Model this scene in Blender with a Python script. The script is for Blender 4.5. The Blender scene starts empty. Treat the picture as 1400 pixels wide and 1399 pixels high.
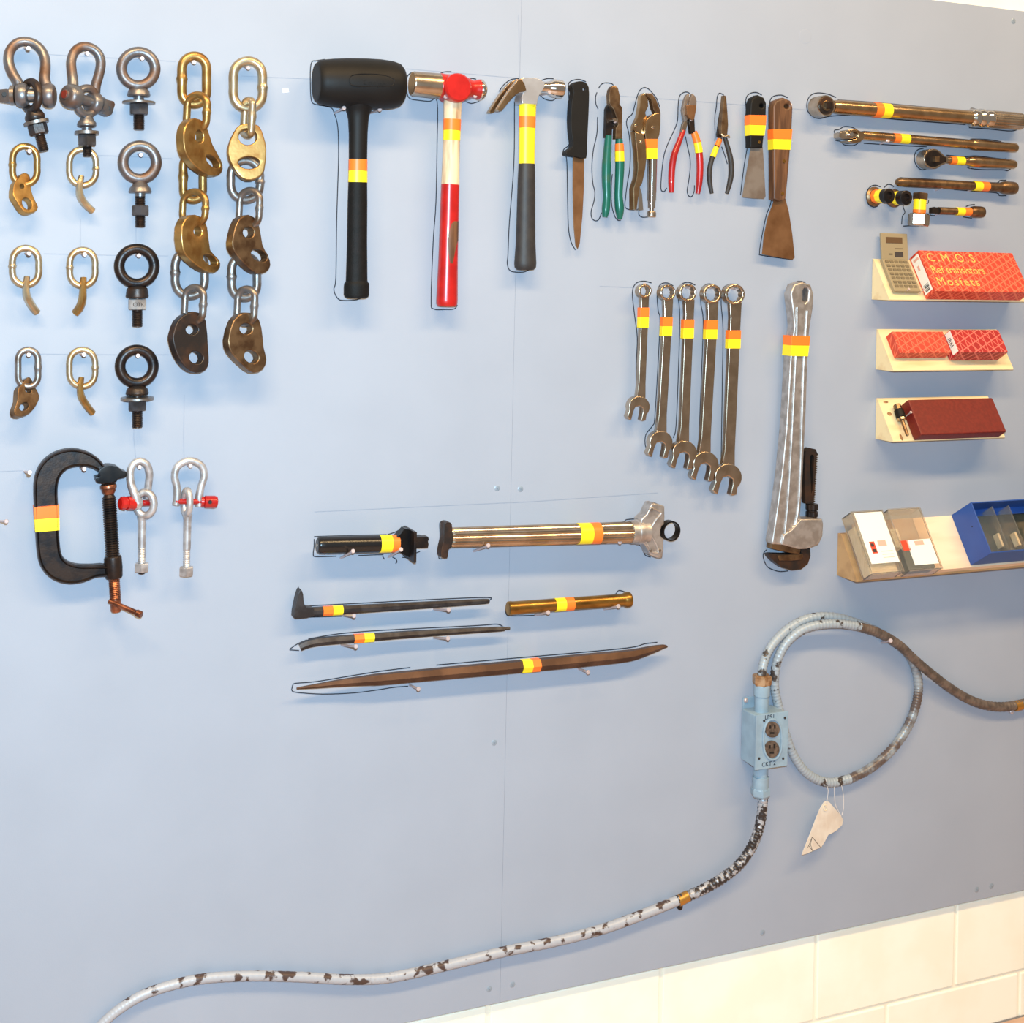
import bpy, bmesh, math, random
from mathutils import Vector, Matrix, noise
random.seed(7)
scene = bpy.context.scene
col = scene.collection

# ------------------------------------------------------------------ camera
D = 2.4                                  # metres from lens to board
FPX, CX, CY = 1845.0, 700.0, 364.0       # focal length (px) and principal point in the 1400 px frame
YAW, ROLL = math.atan(1845.0 / 4250.0), 0.0215
CAM = Vector((0, -D, 1.735))
FW = Vector((math.sin(YAW), math.cos(YAW), 0))
R0 = Vector((math.cos(YAW), -math.sin(YAW), 0))
UP0 = Vector((0, 0, 1))
RT = R0 * math.cos(ROLL) + UP0 * math.sin(ROLL)
UP = UP0 * math.cos(ROLL) - R0 * math.sin(ROLL)
cd = bpy.data.cameras.new('camera')
cam = bpy.data.objects.new('camera', cd)
col.objects.link(cam)
m = Matrix((RT, UP, -FW)).transposed().to_4x4()
m.translation = CAM
cam.matrix_world = m
cd.sensor_fit = 'HORIZONTAL'
cd.sensor_width = 36
cd.lens = 36 * FPX / 1400
cd.shift_y = -(699.5 - CY) / 1400
cd.clip_start = 0.05
scene.camera = cam

# ------------------------------------------------------------------ light
w = bpy.data.worlds.new('room')
scene.world = w
w.use_nodes = True
w.node_tree.nodes['Background'].inputs[0].default_value = (1.0, 0.84, 0.68, 1)
w.node_tree.nodes['Background'].inputs[1].default_value = 0.29

def light(name, kind, loc, target, energy, color, **kw):
    l = bpy.data.lights.new(name, kind)
    l.energy = energy
    l.color = color
    for k, v in kw.items():
        setattr(l, k, v)
    o = bpy.data.objects.new(name, l)
    col.objects.link(o)
    o.location = loc
    o.rotation_euler = (Vector(target) - Vector(loc)).to_track_quat('-Z', 'Y').to_euler()
    return o

# the camera's flash: cold, close to the lens
light('camera_flash', 'SPOT', CAM + Vector((0.03, 0.02, 0.09)), (1.3, 0, 1.0), 345, (0.51, 0.79, 1.0), spot_size=math.radians(120), spot_blend=0.35, shadow_soft_size=0.02)
# warm ceiling fixtures of the shop, high in front of the wall
for nm, x, e in (('ceiling_lamp_left', -0.3, 122), ('ceiling_lamp_right', 2.7, 92)):
    light(nm, 'AREA', (x, -2.2, 4.1), (x, -0.3, 0.9), e, (1.0, 0.68, 0.34), shape='RECTANGLE', size=2.4, size_y=0.3)

scene.view_settings.view_transform = 'Standard'
scene.view_settings.look = 'None'
scene.view_settings.gamma = 1
scene.view_settings.use_curve_mapping = False
scene.view_settings.exposure = 0.0

# ------------------------------------------------------------------ measuring: photograph -> wall
def P(x, y, d=0.0):
    """the point of the photo (x, y) that stands d metres in front of the board"""
    r = FW * FPX + RT * (x - CX) - UP * (y - CY)
    t = (-d - CAM.y) / r.y
    return CAM + r * t

def proj(v):
    q = v - CAM
    z = q.dot(FW)
    return (CX + FPX * q.dot(RT) / z, CY - FPX * q.dot(UP) / z)

def mpp(v):
    return (v - CAM).dot(FW) / FPX

OUT = Vector((0, -1, 0))

def zm(ox, oy, s):
    def f(p):
        if isinstance(p, (int, float)):
            return p / s
        if isinstance(p[0], (int, float)):
            return (ox + p[0] / s, oy + p[1] / s) + tuple(p[2:])
        return [f(k) for k in p]
    return f

# ------------------------------------------------------------------ mesh builders
def catmull(pts, sub, closed):
    n = len(pts)
    out = []
    rng = n if closed else n - 1
    for i in range(rng):
        if closed:
            a, b, c, d = (pts[(i + k) % n] for k in (-1, 0, 1, 2))
        else:
            b, c = pts[i], pts[i + 1]
            a = pts[i - 1] if i > 0 else tuple(2 * u - v for u, v in zip(b, c))
            d = pts[i + 2] if i + 2 < n else tuple(2 * u - v for u, v in zip(c, b))
        for k in range(sub):
            t = k / sub
            out.append(tuple(0.5 * (2 * q + (r - p) * t + (2 * p - 5 * q + 4 * r - s) * t * t + (3 * q - p - 3 * r + s) * t ** 3)
                             for p, q, r, s in zip(a, b, c, d)))
    if not closed:
        out.append(tuple(pts[-1]))
    return out

def rings_to_faces(bm, rings, closed_ring=True, closed_path=False, caps=True):
    n = len(rings[0])
    m = len(rings)
    for i in range(m if closed_path else m - 1):
        a, b = rings[i], rings[(i + 1) % m]
        for k in range(n if closed_ring else n - 1):
            l = (k + 1) % n
            try:
                bm.faces.new((a[k], a[l], b[l], b[k]))
            except ValueError:
                pass
    if caps and not closed_path and closed_ring:
        for r in (rings[0], rings[-1]):
            try:
                bm.faces.new(r)
            except ValueError:
                pass

def tube(bm, pts, r, n=12, closed=False, sub=6, flat=1.0, rmod=None, spline=True, world=False):
    """round bar along photo points (x, y, d); r in px (number or one per point)"""
    rr = [r] * len(pts) if isinstance(r, (int, float)) else list(r)
    p4 = [tuple(p) + (q,) for p, q in zip(pts, rr)]
    if spline:
        p4 = catmull(p4, sub, closed)
    V = [P(p[0], p[1], p[2]) for p in p4]
    R = [max(p[3], 0.05) * mpp(v) for p, v in zip(p4, V)]
    m_ = len(V)
    T = []
    for i in range(m_):
        if closed:
            t = V[(i + 1) % m_] - V[i - 1]
        else:
            t = V[min(i + 1, m_ - 1)] - V[max(i - 1, 0)]
        T.append(t.normalized())
    e = OUT - T[0] * OUT.dot(T[0])
    if e.length < 0.2:
        e = Vector((0, 0, 1)) - T[0] * T[0].z
    e.normalize()
    E = [e]
    for i in range(1, m_):
        q = E[-1] - T[i] * E[-1].dot(T[i])
        E.append(q.normalized())
    rings = []
    for i in range(m_):
        e1 = E[i]
        if closed or True:
            pass
        e2 = T[i].cross(e1)
        rad = R[i] * (rmod(i, m_) if rmod else 1)
        rings.append([bm.verts.new(V[i] + (e1 * math.cos(a) * flat + e2 * math.sin(a)) * rad)
                      for a in (2 * math.pi * k / n for k in range(n))])
    rings_to_faces(bm, rings, True, closed)
    return bm

def solve_t(A, B, pos, key):
    k = 0 if key == 'x' else 1
    lo, hi = -0.6, 1.6
    f = lambda t: proj(A.lerp(B, t))[k]
    inc = f(1) > f(0)
    for _ in range(40):
        mid = (lo + hi) / 2
        if (f(mid) < pos) == inc:
            lo = mid
        else:
            hi = mid
    return (lo + hi) / 2

def rod(bm, A, B, prof, key='x', n=24, flat=1.0, phase=0.0, rfun=None, arc=None, world=False, off=0.0, loop=False):
    """turned piece: axis from photo point A to B (x, y, d); prof = (position in px along x or y, or t, or metres; radius px)"""
    a, b = (A, B) if world else (P(*A), P(*B))
    ax = (b - a).normalized()
    e1 = OUT - ax * OUT.dot(ax)
    if e1.length < 0.2:
        e1 = Vector((0, 0, 1))
        e1 = e1 - ax * e1.dot(ax)
    e1.normalize()
    e2 = ax.cross(e1)
    rings = []
    for pos, r in prof:
        if key in 'xy':
            c = a.lerp(b, solve_t(a, b, pos, key))
        elif key == 'm':
            c = a + ax * pos
        else:
            c = a.lerp(b, pos)
        rad = (r + off) * mpp(c) if not key == 'm' else r + off
        angs = [phase + 2 * math.pi * k / n for k in range(n)] if arc is None else \
               [arc[0] + (arc[1] - arc[0]) * k / (n - 1) for k in range(n)]
        rings.append([bm.verts.new(c + (e1 * math.cos(t) * flat + e2 * math.sin(t)) * rad * (rfun(k) if rfun else 1))
                      for k, t in enumerate(angs)])
    rings_to_faces(bm, rings, arc is None, False, not loop)
    return bm

def rp(prof, pos):
    pr = sorted(prof)
    if pos <= pr[0][0]:
        return pr[0][1]
    for (p0, r0), (p1, r1) in zip(pr, pr[1:]):
        if p0 <= pos <= p1:
            return r0 + (r1 - r0) * (pos - p0) / max(p1 - p0, 1e-9)
    return pr[-1][1]

def band(A, B, prof, p0, p1, key='x', extra=0.35, **kw):
    """tape wrapped round a rod between two positions"""
    lo, hi = min(p0, p1), max(p0, p1)
    mid = sorted(p for p, r in prof if lo < p < hi)
    pts = [lo] + mid + [hi]
    return rod(bmesh.new(), A, B, [(p, rp(prof, p) + extra) for p in pts], key, **kw)

def prism(bm, pts, d1, thick, bevel=0.6, holes=(), smooth=0, gx=0.0, gy=0.0, ref=None, seg=2):
    """plate whose front outline is traced at depth d1 (m); gx/gy tilt it (m of depth per px)"""
    x0, y0 = ref or (sum(p[0] for p in pts) / len(pts), sum(p[1] for p in pts) / len(pts))
    loops = [catmull(pts, smooth, True) if smooth else list(pts)] + [list(h) for h in holes]
    dep = lambda p: d1 + gx * (p[0] - x0) + gy * (p[1] - y0)
    L3 = [[P(p[0], p[1], dep(p)) for p in l] for l in loops]
    c, cx_, cy_ = P(x0, y0, d1), P(x0 + 5, y0, d1 + gx * 5), P(x0, y0 - 5, d1 + gy * -5)
    nrm = (cx_ - c).cross(cy_ - c).normalized()
    if nrm.y > 0:
        nrm = -nrm
    tmp = bmesh.new()
    es = []
    for l in L3:
        vs = [tmp.verts.new(v) for v in l]
        for i in range(len(vs)):
            es.append(tmp.edges.new((vs[i], vs[(i + 1) % len(vs)])))
    bmesh.ops.triangle_fill(tmp, edges=es, use_beauty=True, normal=nrm)
    bmesh.ops.recalc_face_normals(tmp, faces=tmp.faces)
    tmp.faces.ensure_lookup_table()
    if tmp.faces and sum((f.normal.dot(nrm) * f.calc_area() for f in tmp.faces)) < 0:
        bmesh.ops.reverse_faces(tmp, faces=tmp.faces)
    front = list(tmp.faces)
    rim = [e for e in tmp.edges if len(e.link_faces) == 1]
    ret = bmesh.ops.extrude_face_region(tmp, geom=front)
    newv = [g for g in ret['geom'] if isinstance(g, bmesh.types.BMVert)]
    # the extruded copy becomes the front; the originals move back
    olds = set(v for v in tmp.verts) - set(newv)
    for v in olds:
        v.co -= nrm * thick
    bmesh.ops.recalc_face_normals(tmp, faces=tmp.faces)
    if bevel:
        nv = set(newv)
        fe = [e for e in tmp.edges if e.verts[0] in nv and e.verts[1] in nv and
              any((f.verts[0] not in nv or f.verts[1] not in nv or f.verts[2] not in nv or f.verts[-1] not in nv) for f in e.link_faces)]
        b = bevel * mpp(c)
        bmesh.ops.bevel(tmp, geom=fe, offset=b, segments=seg, profile=0.5, affect='EDGES', clamp_overlap=True)
    me = bpy.data.meshes.new('tmp')
    tmp.to_mesh(me)
    tmp.free()
    bm.from_mesh(me)
    bpy.data.meshes.remove(me)
    return bm

def circ(x, y, rx, ry=None, n=20, rot=0.0):
    ry = ry or rx
    c, s = math.cos(rot), math.sin(rot)
    return [(x + rx * math.cos(t) * c - ry * math.sin(t) * s, y + rx * math.cos(t) * s + ry * math.sin(t) * c)
            for t in (2 * math.pi * k / n for k in range(n))]

def obox(bm, o, ex, ey, ez, bevel=0.0, seg=2):
    tmp = bmesh.new()
    v = [tmp.verts.new(o + ex * i + ey * j + ez * k) for i in (0, 1) for j in (0, 1) for k in (0, 1)]
    for f in ((0, 1, 3, 2), (4, 6, 7, 5), (0, 4, 5, 1), (2, 3, 7, 6), (0, 2, 6, 4), (1, 5, 7, 3)):
        tmp.faces.new([v[i] for i in f])
    bmesh.ops.recalc_face_normals(tmp, faces=tmp.faces)
    if bevel:
        bmesh.ops.bevel(tmp, geom=list(tmp.edges), offset=bevel, segments=seg, profile=0.5, affect='EDGES', clamp_overlap=True)
    me = bpy.data.meshes.new('tmp')
    tmp.to_mesh(me)
    tmp.free()
    bm.from_mesh(me)
    bpy.data.meshes.remove(me)
    return bm

def wbox(bm, x0, x1, d0, d1, z0, z1, bevel=0.0):
    """box in wall coordinates (x right, d out of the board, z up)"""
    return obox(bm, Vector((x0, -d0, z0)), Vector((x1 - x0, 0, 0)), Vector((0, -(d1 - d0), 0)), Vector((0, 0, z1 - z0)), bevel)

def pxbox(bm, x0, y0, x1, y1, d0, d1, bevel=0.0006):
    a, b = P(x0, y0, d1), P(x1, y1, d1)
    return wbox(bm, a.x, b.x, d0, d1, min(a.z, b.z), max(a.z, b.z), bevel)

def drum(bm, cx, cy, d0, d1, r, n=28, prof=None, phase=0):
    """round piece whose axis points straight out of the board; (cx, cy) = centre of its front face"""
    c = P(cx, cy, d1)
    k = mpp(c)
    a, b = Vector((c.x, -d0, c.z)), Vector((c.x, -d1, c.z))
    L = d1 - d0
    prof = prof or [(0, .95), (.06, 1), (.94, 1), (1, .95)]
    return rod(bm, a, b, [(t * L, q * r * k) for t, q in prof], 'm', n, world=True, phase=phase)

def ribbon(bm, pts, wpx=1.3, d=0.0006, smooth=4):
    pts = catmull(pts, smooth, False) if smooth else pts
    V = [P(x, y, d) for x, y in pts]
    L = []
    for i, v in enumerate(V):
        t = (V[min(i + 1, len(V) - 1)] - V[max(i - 1, 0)]).normalized()
        s = t.cross(OUT).normalized() * (mpp(v) * wpx / 2)
        L.append((bm.verts.new(v - s), bm.verts.new(v + s)))
    for a, b in zip(L, L[1:]):
        bm.faces.new((a[0], a[1], b[1], b[0]))
    return bm

def ball(bm, c, rx, ry=None, rz=None, n=16, axis=None):
    m4 = Matrix.Translation(c) @ Matrix.Diagonal((rx, ry or rx, rz or rx, 1))
    bmesh.ops.create_uvsphere(bm, u_segments=n, v_segments=max(8, n // 2), radius=1, matrix=m4)
    return bm

# ------------------------------------------------------------------ objects
def link(name, bm, mat, parent, origin, ang=35, smooth=True):
    bmesh.ops.remove_doubles(bm, verts=bm.verts, dist=1e-6)
    bmesh.ops.recalc_face_normals(bm, faces=bm.faces)
    for v in bm.verts:
        v.co -= origin
    me = bpy.data.meshes.new(name)
    bm.to_mesh(me)
    bm.free()
    if smooth:
        me.shade_smooth()
        me.set_sharp_from_angle(angle=math.radians(ang))
    me.materials.append(mat)
    o = bpy.data.objects.new(name, me)
    col.objects.link(o)
    if parent:
        o.parent = parent
    if smooth and len(me.polygons) > 6:
        wn = o.modifiers.new('weighted_normals', 'WEIGHTED_NORMAL')
        wn.keep_sharp = True
    return o

class Thing:
    """an Empty at the thing's base with its parts as children"""
    def __init__(self, name, label, cat, at, group=None):
        self.o = Vector(at)
        e = bpy.data.objects.new(name, None)
        e.empty_display_size = 0.02
        e.location = self.o
        col.objects.link(e)
        e['label'] = label
        e['category'] = cat
        if group:
            e['group'] = group
        self.e = e

    def part(self, name, bm, mat, parent=None, label=None, ang=35, kind=None, smooth=True):
        o = link(name, bm, mat, parent or self.e, self.o, ang, smooth)
        if label:
            o['label'] = label
        if kind:
            o['kind'] = kind
        return o

def single(name, bm, mat, label, cat, at, group=None, ang=35):
    at = Vector(at)
    o = link(name, bm, mat, None, at, ang)
    o.location = at
    o['label'] = label
    o['category'] = cat
    if group:
        o['group'] = group
    return o

def text_into(bm, s, size, o, ex, ey, shear=0.0, spacing=1.0, bold=0.0, h=0.0):
    cu = bpy.data.curves.new('t', 'FONT')
    cu.body = s
    cu.size = size
    cu.shear = shear
    cu.space_character = spacing
    cu.offset = bold
    cu.extrude = h
    ob = bpy.data.objects.new('t', cu)
    col.objects.link(ob)
    dg = bpy.context.evaluated_depsgraph_get()
    me = bpy.data.meshes.new_from_object(ob.evaluated_get(dg))
    ez = ex.cross(ey)
    for v in me.vertices:
        v.co = o + ex * v.co.x + ey * v.co.y + ez * v.co.z
    bm.from_mesh(me)
    bpy.data.meshes.remove(me)
    bpy.data.objects.remove(ob)
    bpy.data.curves.remove(cu)
    return bm

# ------------------------------------------------------------------ materials
def lin(c):
    if isinstance(c, str):
        c = tuple(int(c[i:i + 2], 16) for i in (0, 2, 4))
    return tuple((v / 255 / 12.92 if v <= 10 else ((v / 255 + 0.055) / 1.055) ** 2.4) for v in c) + (1,)

def mat(name, c1, c2=None, metal=0.0, rough=0.5, scale=40, lo=0.4, hi=0.6, bump=0.0, bscale=None, detail=4, rough2=None, spec=0.5, coat=0.0, stretch=None):
    m_ = bpy.data.materials.new(name)
    m_.use_nodes = True
    nt = m_.node_tree
    b = nt.nodes['Principled BSDF']
    b.inputs['Metallic'].default_value = metal
    b.inputs['Roughness'].default_value = rough
    b.inputs['Specular IOR Level'].default_value = spec
    b.inputs['Coat Weight'].default_value = coat
    b.inputs['Base Color'].default_value = lin(c1)
    tc = nt.nodes.new('ShaderNodeTexCoord')
    src = tc.outputs['Object']
    if stretch:
        mp = nt.nodes.new('ShaderNodeMapping')
        mp.inputs['Scale'].default_value = stretch
        nt.links.new(src, mp.inputs['Vector'])
        src = mp.outputs['Vector']
    if c2:
        nz = nt.nodes.new('ShaderNodeTexNoise')
        nz.inputs['Scale'].default_value = scale
        nz.inputs['Detail'].default_value = detail
        nt.links.new(src, nz.inputs['Vector'])
        cr = nt.nodes.new('ShaderNodeValToRGB')
        cr.color_ramp.elements[0].position = lo
        cr.color_ramp.elements[1].position = hi
        cr.color_ramp.elements[0].color = lin(c1)
        cr.color_ramp.elements[1].color = lin(c2)
        nt.links.new(nz.outputs['Fac'], cr.inputs['Fac'])
        nt.links.new(cr.outputs['Color'], b.inputs['Base Color'])
        if rough2 is not None:
            mr = nt.nodes.new('ShaderNodeMapRange')
            mr.inputs['From Min'].default_value = lo
            mr.inputs['From Max'].default_value = hi
            mr.inputs['To Min'].default_value = rough
            mr.inputs['To Max'].default_value = rough2
            nt.links.new(nz.outputs['Fac'], mr.inputs['Value'])
            nt.links.new(mr.outputs['Result'], b.inputs['Roughness'])
    if bump:
        n2 = nt.nodes.new('ShaderNodeTexNoise')
        n2.inputs['Scale'].default_value = bscale or scale * 3
        n2.inputs['Detail'].default_value = 3
        nt.links.new(src, n2.inputs['Vector'])
        bp = nt.nodes.new('ShaderNodeBump')
        bp.inputs['Strength'].default_value = bump
        bp.inputs['Distance'].default_value = 0.001
        nt.links.new(n2.outputs['Fac'], bp.inputs['Height'])
        nt.links.new(bp.outputs['Normal'], b.inputs['Normal'])
    return m_

M = {}
M['board'] = mat('board_paint', (154, 162, 176), (158, 166, 180), rough=0.55, scale=6, lo=.3, hi=.7, bump=0.12, bscale=420, spec=0.3)
M['block'] = mat('white_block_paint', (246, 243, 226), (250, 248, 234), rough=0.6, scale=8, bump=0.15, bscale=160, spec=0.3)
M['mortar'] = mat('white_mortar_paint', (240, 234, 216), rough=0.7, bump=0.2, bscale=120)
M['floor'] = mat('brown_floor', (205, 172, 150), (190, 152, 128), rough=0.6, scale=14)
M['pen'] = mat('black_pen_ink', (20, 22, 34), rough=0.7)
M['pencil'] = mat('pencil_graphite', (140, 148, 164), rough=0.7)
M['chip'] = mat('bare_white_chip', (250, 250, 250), rough=0.7)
M['nail'] = mat('zinc_nail', (206, 190, 190), metal=0.5, rough=0.38)
M['screw'] = mat('painted_screw', (150, 165, 180), metal=0.3, rough=0.4)
M['rusty'] = mat('weathered_steel', (122, 120, 122), (116, 84, 62), metal=0.75, rough=0.36, rough2=0.55, scale=26, lo=.42, hi=.68, bump=0.25, bscale=220)
M['rustdark'] = mat('rusty_dark_steel', (60, 54, 52), (82, 58, 44), metal=0.7, rough=0.38, rough2=0.55, scale=34, lo=.42, hi=.66, bump=0.25, bscale=260)
M['darksteel'] = mat('black_steel', (42, 40, 42), (64, 52, 46), metal=0.75, rough=0.36, scale=40, bump=0.15, bscale=300)
M['blackox'] = mat('black_oxide', (26, 26, 28), (40, 36, 34), metal=0.7, rough=0.34, scale=40)
M['gold'] = mat('yellow_zinc', (190, 154, 96), (142, 104, 58), metal=0.9, rough=0.33, rough2=0.45, scale=40, lo=.4, hi=.66, bump=0.12, bscale=250)
M['goldpale'] = mat('pale_yellow_zinc', (204, 190, 162), (168, 138, 98), metal=0.9, rough=0.32, rough2=0.45, scale=36, lo=.42, hi=.66, bump=0.12, bscale=250)
M['bronze'] = mat('brown_zinc', (138, 112, 84), (98, 74, 54), metal=0.85, rough=0.38, scale=46, lo=.4, hi=.65, bump=0.2, bscale=250)
M['grayzinc'] = mat('grey_zinc', (150, 146, 144), (116, 96, 80), metal=0.85, rough=0.38, scale=40, lo=.45, hi=.7, bump=0.15, bscale=250)
M['galv'] = mat('galvanised_steel', (206, 206, 208), (170, 166, 166), metal=0.7, rough=0.42, scale=60, bump=0.15, bscale=260)
M['chrome'] = mat('chrome', (214, 208, 202), metal=1.0, rough=0.13)
M['satin'] = mat('satin_chrome', (196, 180, 162), (176, 158, 138), metal=1.0, rough=0.27, scale=30)
M['warmchrome'] = mat('tool_chrome', (196, 168, 134), (176, 144, 108), metal=1.0, rough=0.24, scale=30)
M['alu'] = mat('cast_aluminium', (196, 190, 186), (172, 164, 158), metal=0.8, rough=0.42, scale=60, bump=0.2, bscale=300)
M['hammerchrome'] = mat('polished_hammer_steel', (222, 222, 226), (206, 204, 206), metal=0.75, rough=0.3, scale=20)
M['copper'] = mat('copper_plate', (168, 106, 78), (112, 70, 54), metal=0.85, rough=0.35, scale=60)
M['brass'] = mat('old_brass', (168, 126, 62), (124, 88, 40), metal=0.9, rough=0.32, scale=22, lo=.4, hi=.7, stretch=(1, 3, 3))
M['rubber'] = mat('black_rubber', (14, 13, 13), (20, 18, 17), rough=0.55, spec=0.25, scale=20, bump=0.1, bscale=200)
M['grip'] = mat('black_grip', (14, 14, 14), (20, 18, 18), rough=0.6, spec=0.2, scale=60, bump=0.5, bscale=420)
M['gripgray'] = mat('dark_grey_grip', (40, 37, 37), (48, 44, 42), rough=0.55, scale=60, bump=0.2, bscale=300)
M['redpaint'] = mat('red_paint', (182, 26, 22), (164, 20, 18), rough=0.3, scale=30, coat=0.3)
M['redgrip'] = mat('red_vinyl', (168, 28, 26), (148, 20, 22), rough=0.32, scale=20, coat=0.3)
M['greengrip'] = mat('green_vinyl', (14, 92, 78), (58, 92, 70), rough=0.32, scale=24, lo=.55, hi=.75, coat=0.3)
M['wood'] = mat('hickory', (226, 200, 164), (150, 112, 78), rough=0.45, scale=30, lo=.5, hi=.78, stretch=(3, 3, .35), coat=0.2)
M['woodbrown'] = mat('brown_wood', (112, 76, 50), (80, 52, 34), rough=0.45, scale=40, stretch=(3, 3, .3))
M['pine'] = mat('pine', (236, 212, 164), (196, 150, 96), rough=0.6, scale=9, lo=.52, hi=.85, stretch=(.5, 3, 3))
M['pinedark'] = mat('pine_stained', (190, 150, 104), (146, 108, 70), rough=0.6, scale=9, lo=.45, hi=.8, stretch=(.5, 3, 3))
M['blade'] = mat('old_blade_steel', (150, 110, 76), (120, 82, 52), metal=0.7, rough=0.42, scale=26, lo=.35, hi=.7)
M['bladegray'] = mat('grey_blade_steel', (156, 146, 138), (136, 122, 112), metal=0.7, rough=0.42, scale=26)
M['orange'] = mat('orange_tape', (250, 122, 42), rough=0.4, spec=0.4)
M['yellow'] = mat('yellow_tape', (250, 226, 38), rough=0.4, spec=0.4)
M['blue'] = mat('blue_plastic', (36, 78, 150), (32, 72, 142), rough=0.42, scale=10)
M['maroon'] = mat('maroon_case', (104, 22, 17), (116, 28, 20), rough=0.5, scale=160, bump=0.3, bscale=700)
M['paper'] = mat('white_paper', (240, 236, 222), rough=0.8)
M['card'] = mat('cream_card', (238, 222, 190), (222, 202, 166), rough=0.8, scale=30, stretch=(1, 20, 1))
M['cardgreen'] = mat('dark_green_card', (70, 78, 60), rough=0.8)
M['print'] = mat('dark_print', (60, 52, 48), rough=0.8)
M['redprint'] = mat('red_print', (214, 70, 40), rough=0.8)
M['pinkprint'] = mat('faded_red_print', (226, 170, 150), rough=0.8)
M['yellowpen'] = mat('yellow_marker', (244, 186, 96), rough=0.7)
M['calc'] = mat('beige_plastic', (150, 134, 104), rough=0.45)
M['calckey'] = mat('tan_keys', (112, 98, 74), rough=0.5)
M['lcd'] = mat('brown_lcd', (98, 74, 50), rough=0.25)
M['boxpaint'] = mat('pale_blue_box_paint', (142, 166, 182), (132, 154, 170), rough=0.42, scale=30, bump=0.15, bscale=200, coat=0.2)
M['boxspeck'] = M['boxpaint']
M['recept'] = mat('brown_receptacle', (74, 62, 54), (104, 88, 76), rough=0.5, scale=120)
M['black'] = mat('black_slot', (14, 13, 13), rough=0.6)
M['conduit'] = mat('worn_painted_conduit', (172, 174, 180), (74, 56, 50), metal=0.1, rough=0.45, scale=44, lo=.55, hi=.60, detail=9, bump=0.2, bscale=300)
M['conduit2'] = mat('blue_painted_conduit', (158, 168, 176), (66, 58, 54), metal=0.1, rough=0.4, scale=44, lo=.57, hi=.62, detail=8)
M['conduit3'] = mat('bare_conduit', (92, 82, 76), (122, 108, 98), metal=0.4, rough=0.45, scale=50)
M['conduit4'] = mat('mostly_bare_conduit', (54, 47, 46), (172, 172, 176), metal=0.2, rough=0.42, scale=80, lo=.5, hi=.57, detail=8)
M['conduit5'] = mat('half_bare_conduit', (150, 158, 164), (96, 84, 80), metal=0.2, rough=0.4, scale=30, lo=.40, hi=.55, detail=8)
M['nutsteel'] = mat('dark_grey_nut', (92, 92, 98), (70, 66, 66), metal=0.6, rough=0.4, scale=40)
M['forged'] = mat('forged_grey_steel', (70, 67, 68), (54, 50, 50), metal=0.6, rough=0.42, scale=50, bump=0.2, bscale=260)
M['tagpaper'] = mat('buff_tag', (224, 214, 200), (212, 198, 182), rough=0.8, scale=30)
M['string'] = mat('white_string', (214, 208, 204), rough=0.8)
M['brassclip'] = mat('brass_clip', (190, 140, 70), metal=0.8, rough=0.4)
M['rustred'] = mat('rust_red_pin', (150, 52, 40), (116, 50, 36), metal=0.4, rough=0.5, scale=40)

def clear_plastic():
    m_ = bpy.data.materials.new('clear_plastic')
    m_.use_nodes = True
    b = m_.node_tree.nodes['Principled BSDF']
    b.inputs['Base Color'].default_value = lin((252, 246, 236))
    b.inputs['Transmission Weight'].default_value = 0.92
    b.inputs['Roughness'].default_value = 0.08
    b.inputs['IOR'].default_value = 1.2
    return m_
M['clear'] = clear_plastic()

def box_print(name, base, line, ex, es, en, freq, wid):
    """cardboard printed with a net of crossing lines, in the box's own axes"""
    m_ = mat(name, base, tuple(max(0, int(v * .93)) for v in base), rough=0.5, scale=30)
    nt = m_.node_tree
    b = nt.nodes['Principled BSDF']
    tc = nt.nodes.new('ShaderNodeTexCoord')
    acc = None
    for a in (0.45, 1.57, 2.3):
        v = (ex * math.sin(a) + es * math.cos(a) + en * 0.75 * math.cos(a + .4)) * freq
        dp = nt.nodes.new('ShaderNodeVectorMath')
        dp.operation = 'DOT_PRODUCT'
        dp.inputs[1].default_value = v
        nt.links.new(tc.outputs['Object'], dp.inputs[0])
        fr = nt.nodes.new('ShaderNodeMath')
        fr.operation = 'FRACT'
        nt.links.new(dp.outputs['Value'], fr.inputs[0])
        lt = nt.nodes.new('ShaderNodeMath')
        lt.operation = 'LESS_THAN'
        lt.inputs[1].default_value = wid
        nt.links.new(fr.outputs[0], lt.inputs[0])
        if acc is None:
            acc = lt.outputs[0]
        else:
            mx = nt.nodes.new('ShaderNodeMath')
            mx.operation = 'MAXIMUM'
            nt.links.new(acc, mx.inputs[0])
            nt.links.new(lt.outputs[0], mx.inputs[1])
            acc = mx.outputs[0]
    mix = nt.nodes.new('ShaderNodeMix')
    mix.data_type = 'RGBA'
    old = b.inputs['Base Color'].links[0].from_socket
    nt.links.new(acc, mix.inputs['Factor'])
    nt.links.new(old, mix.inputs['A'])
    mix.inputs['B'].default_value = lin(line)
    nt.links.new(mix.outputs['Result'], b.inputs['Base Color'])
    return m_

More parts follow.
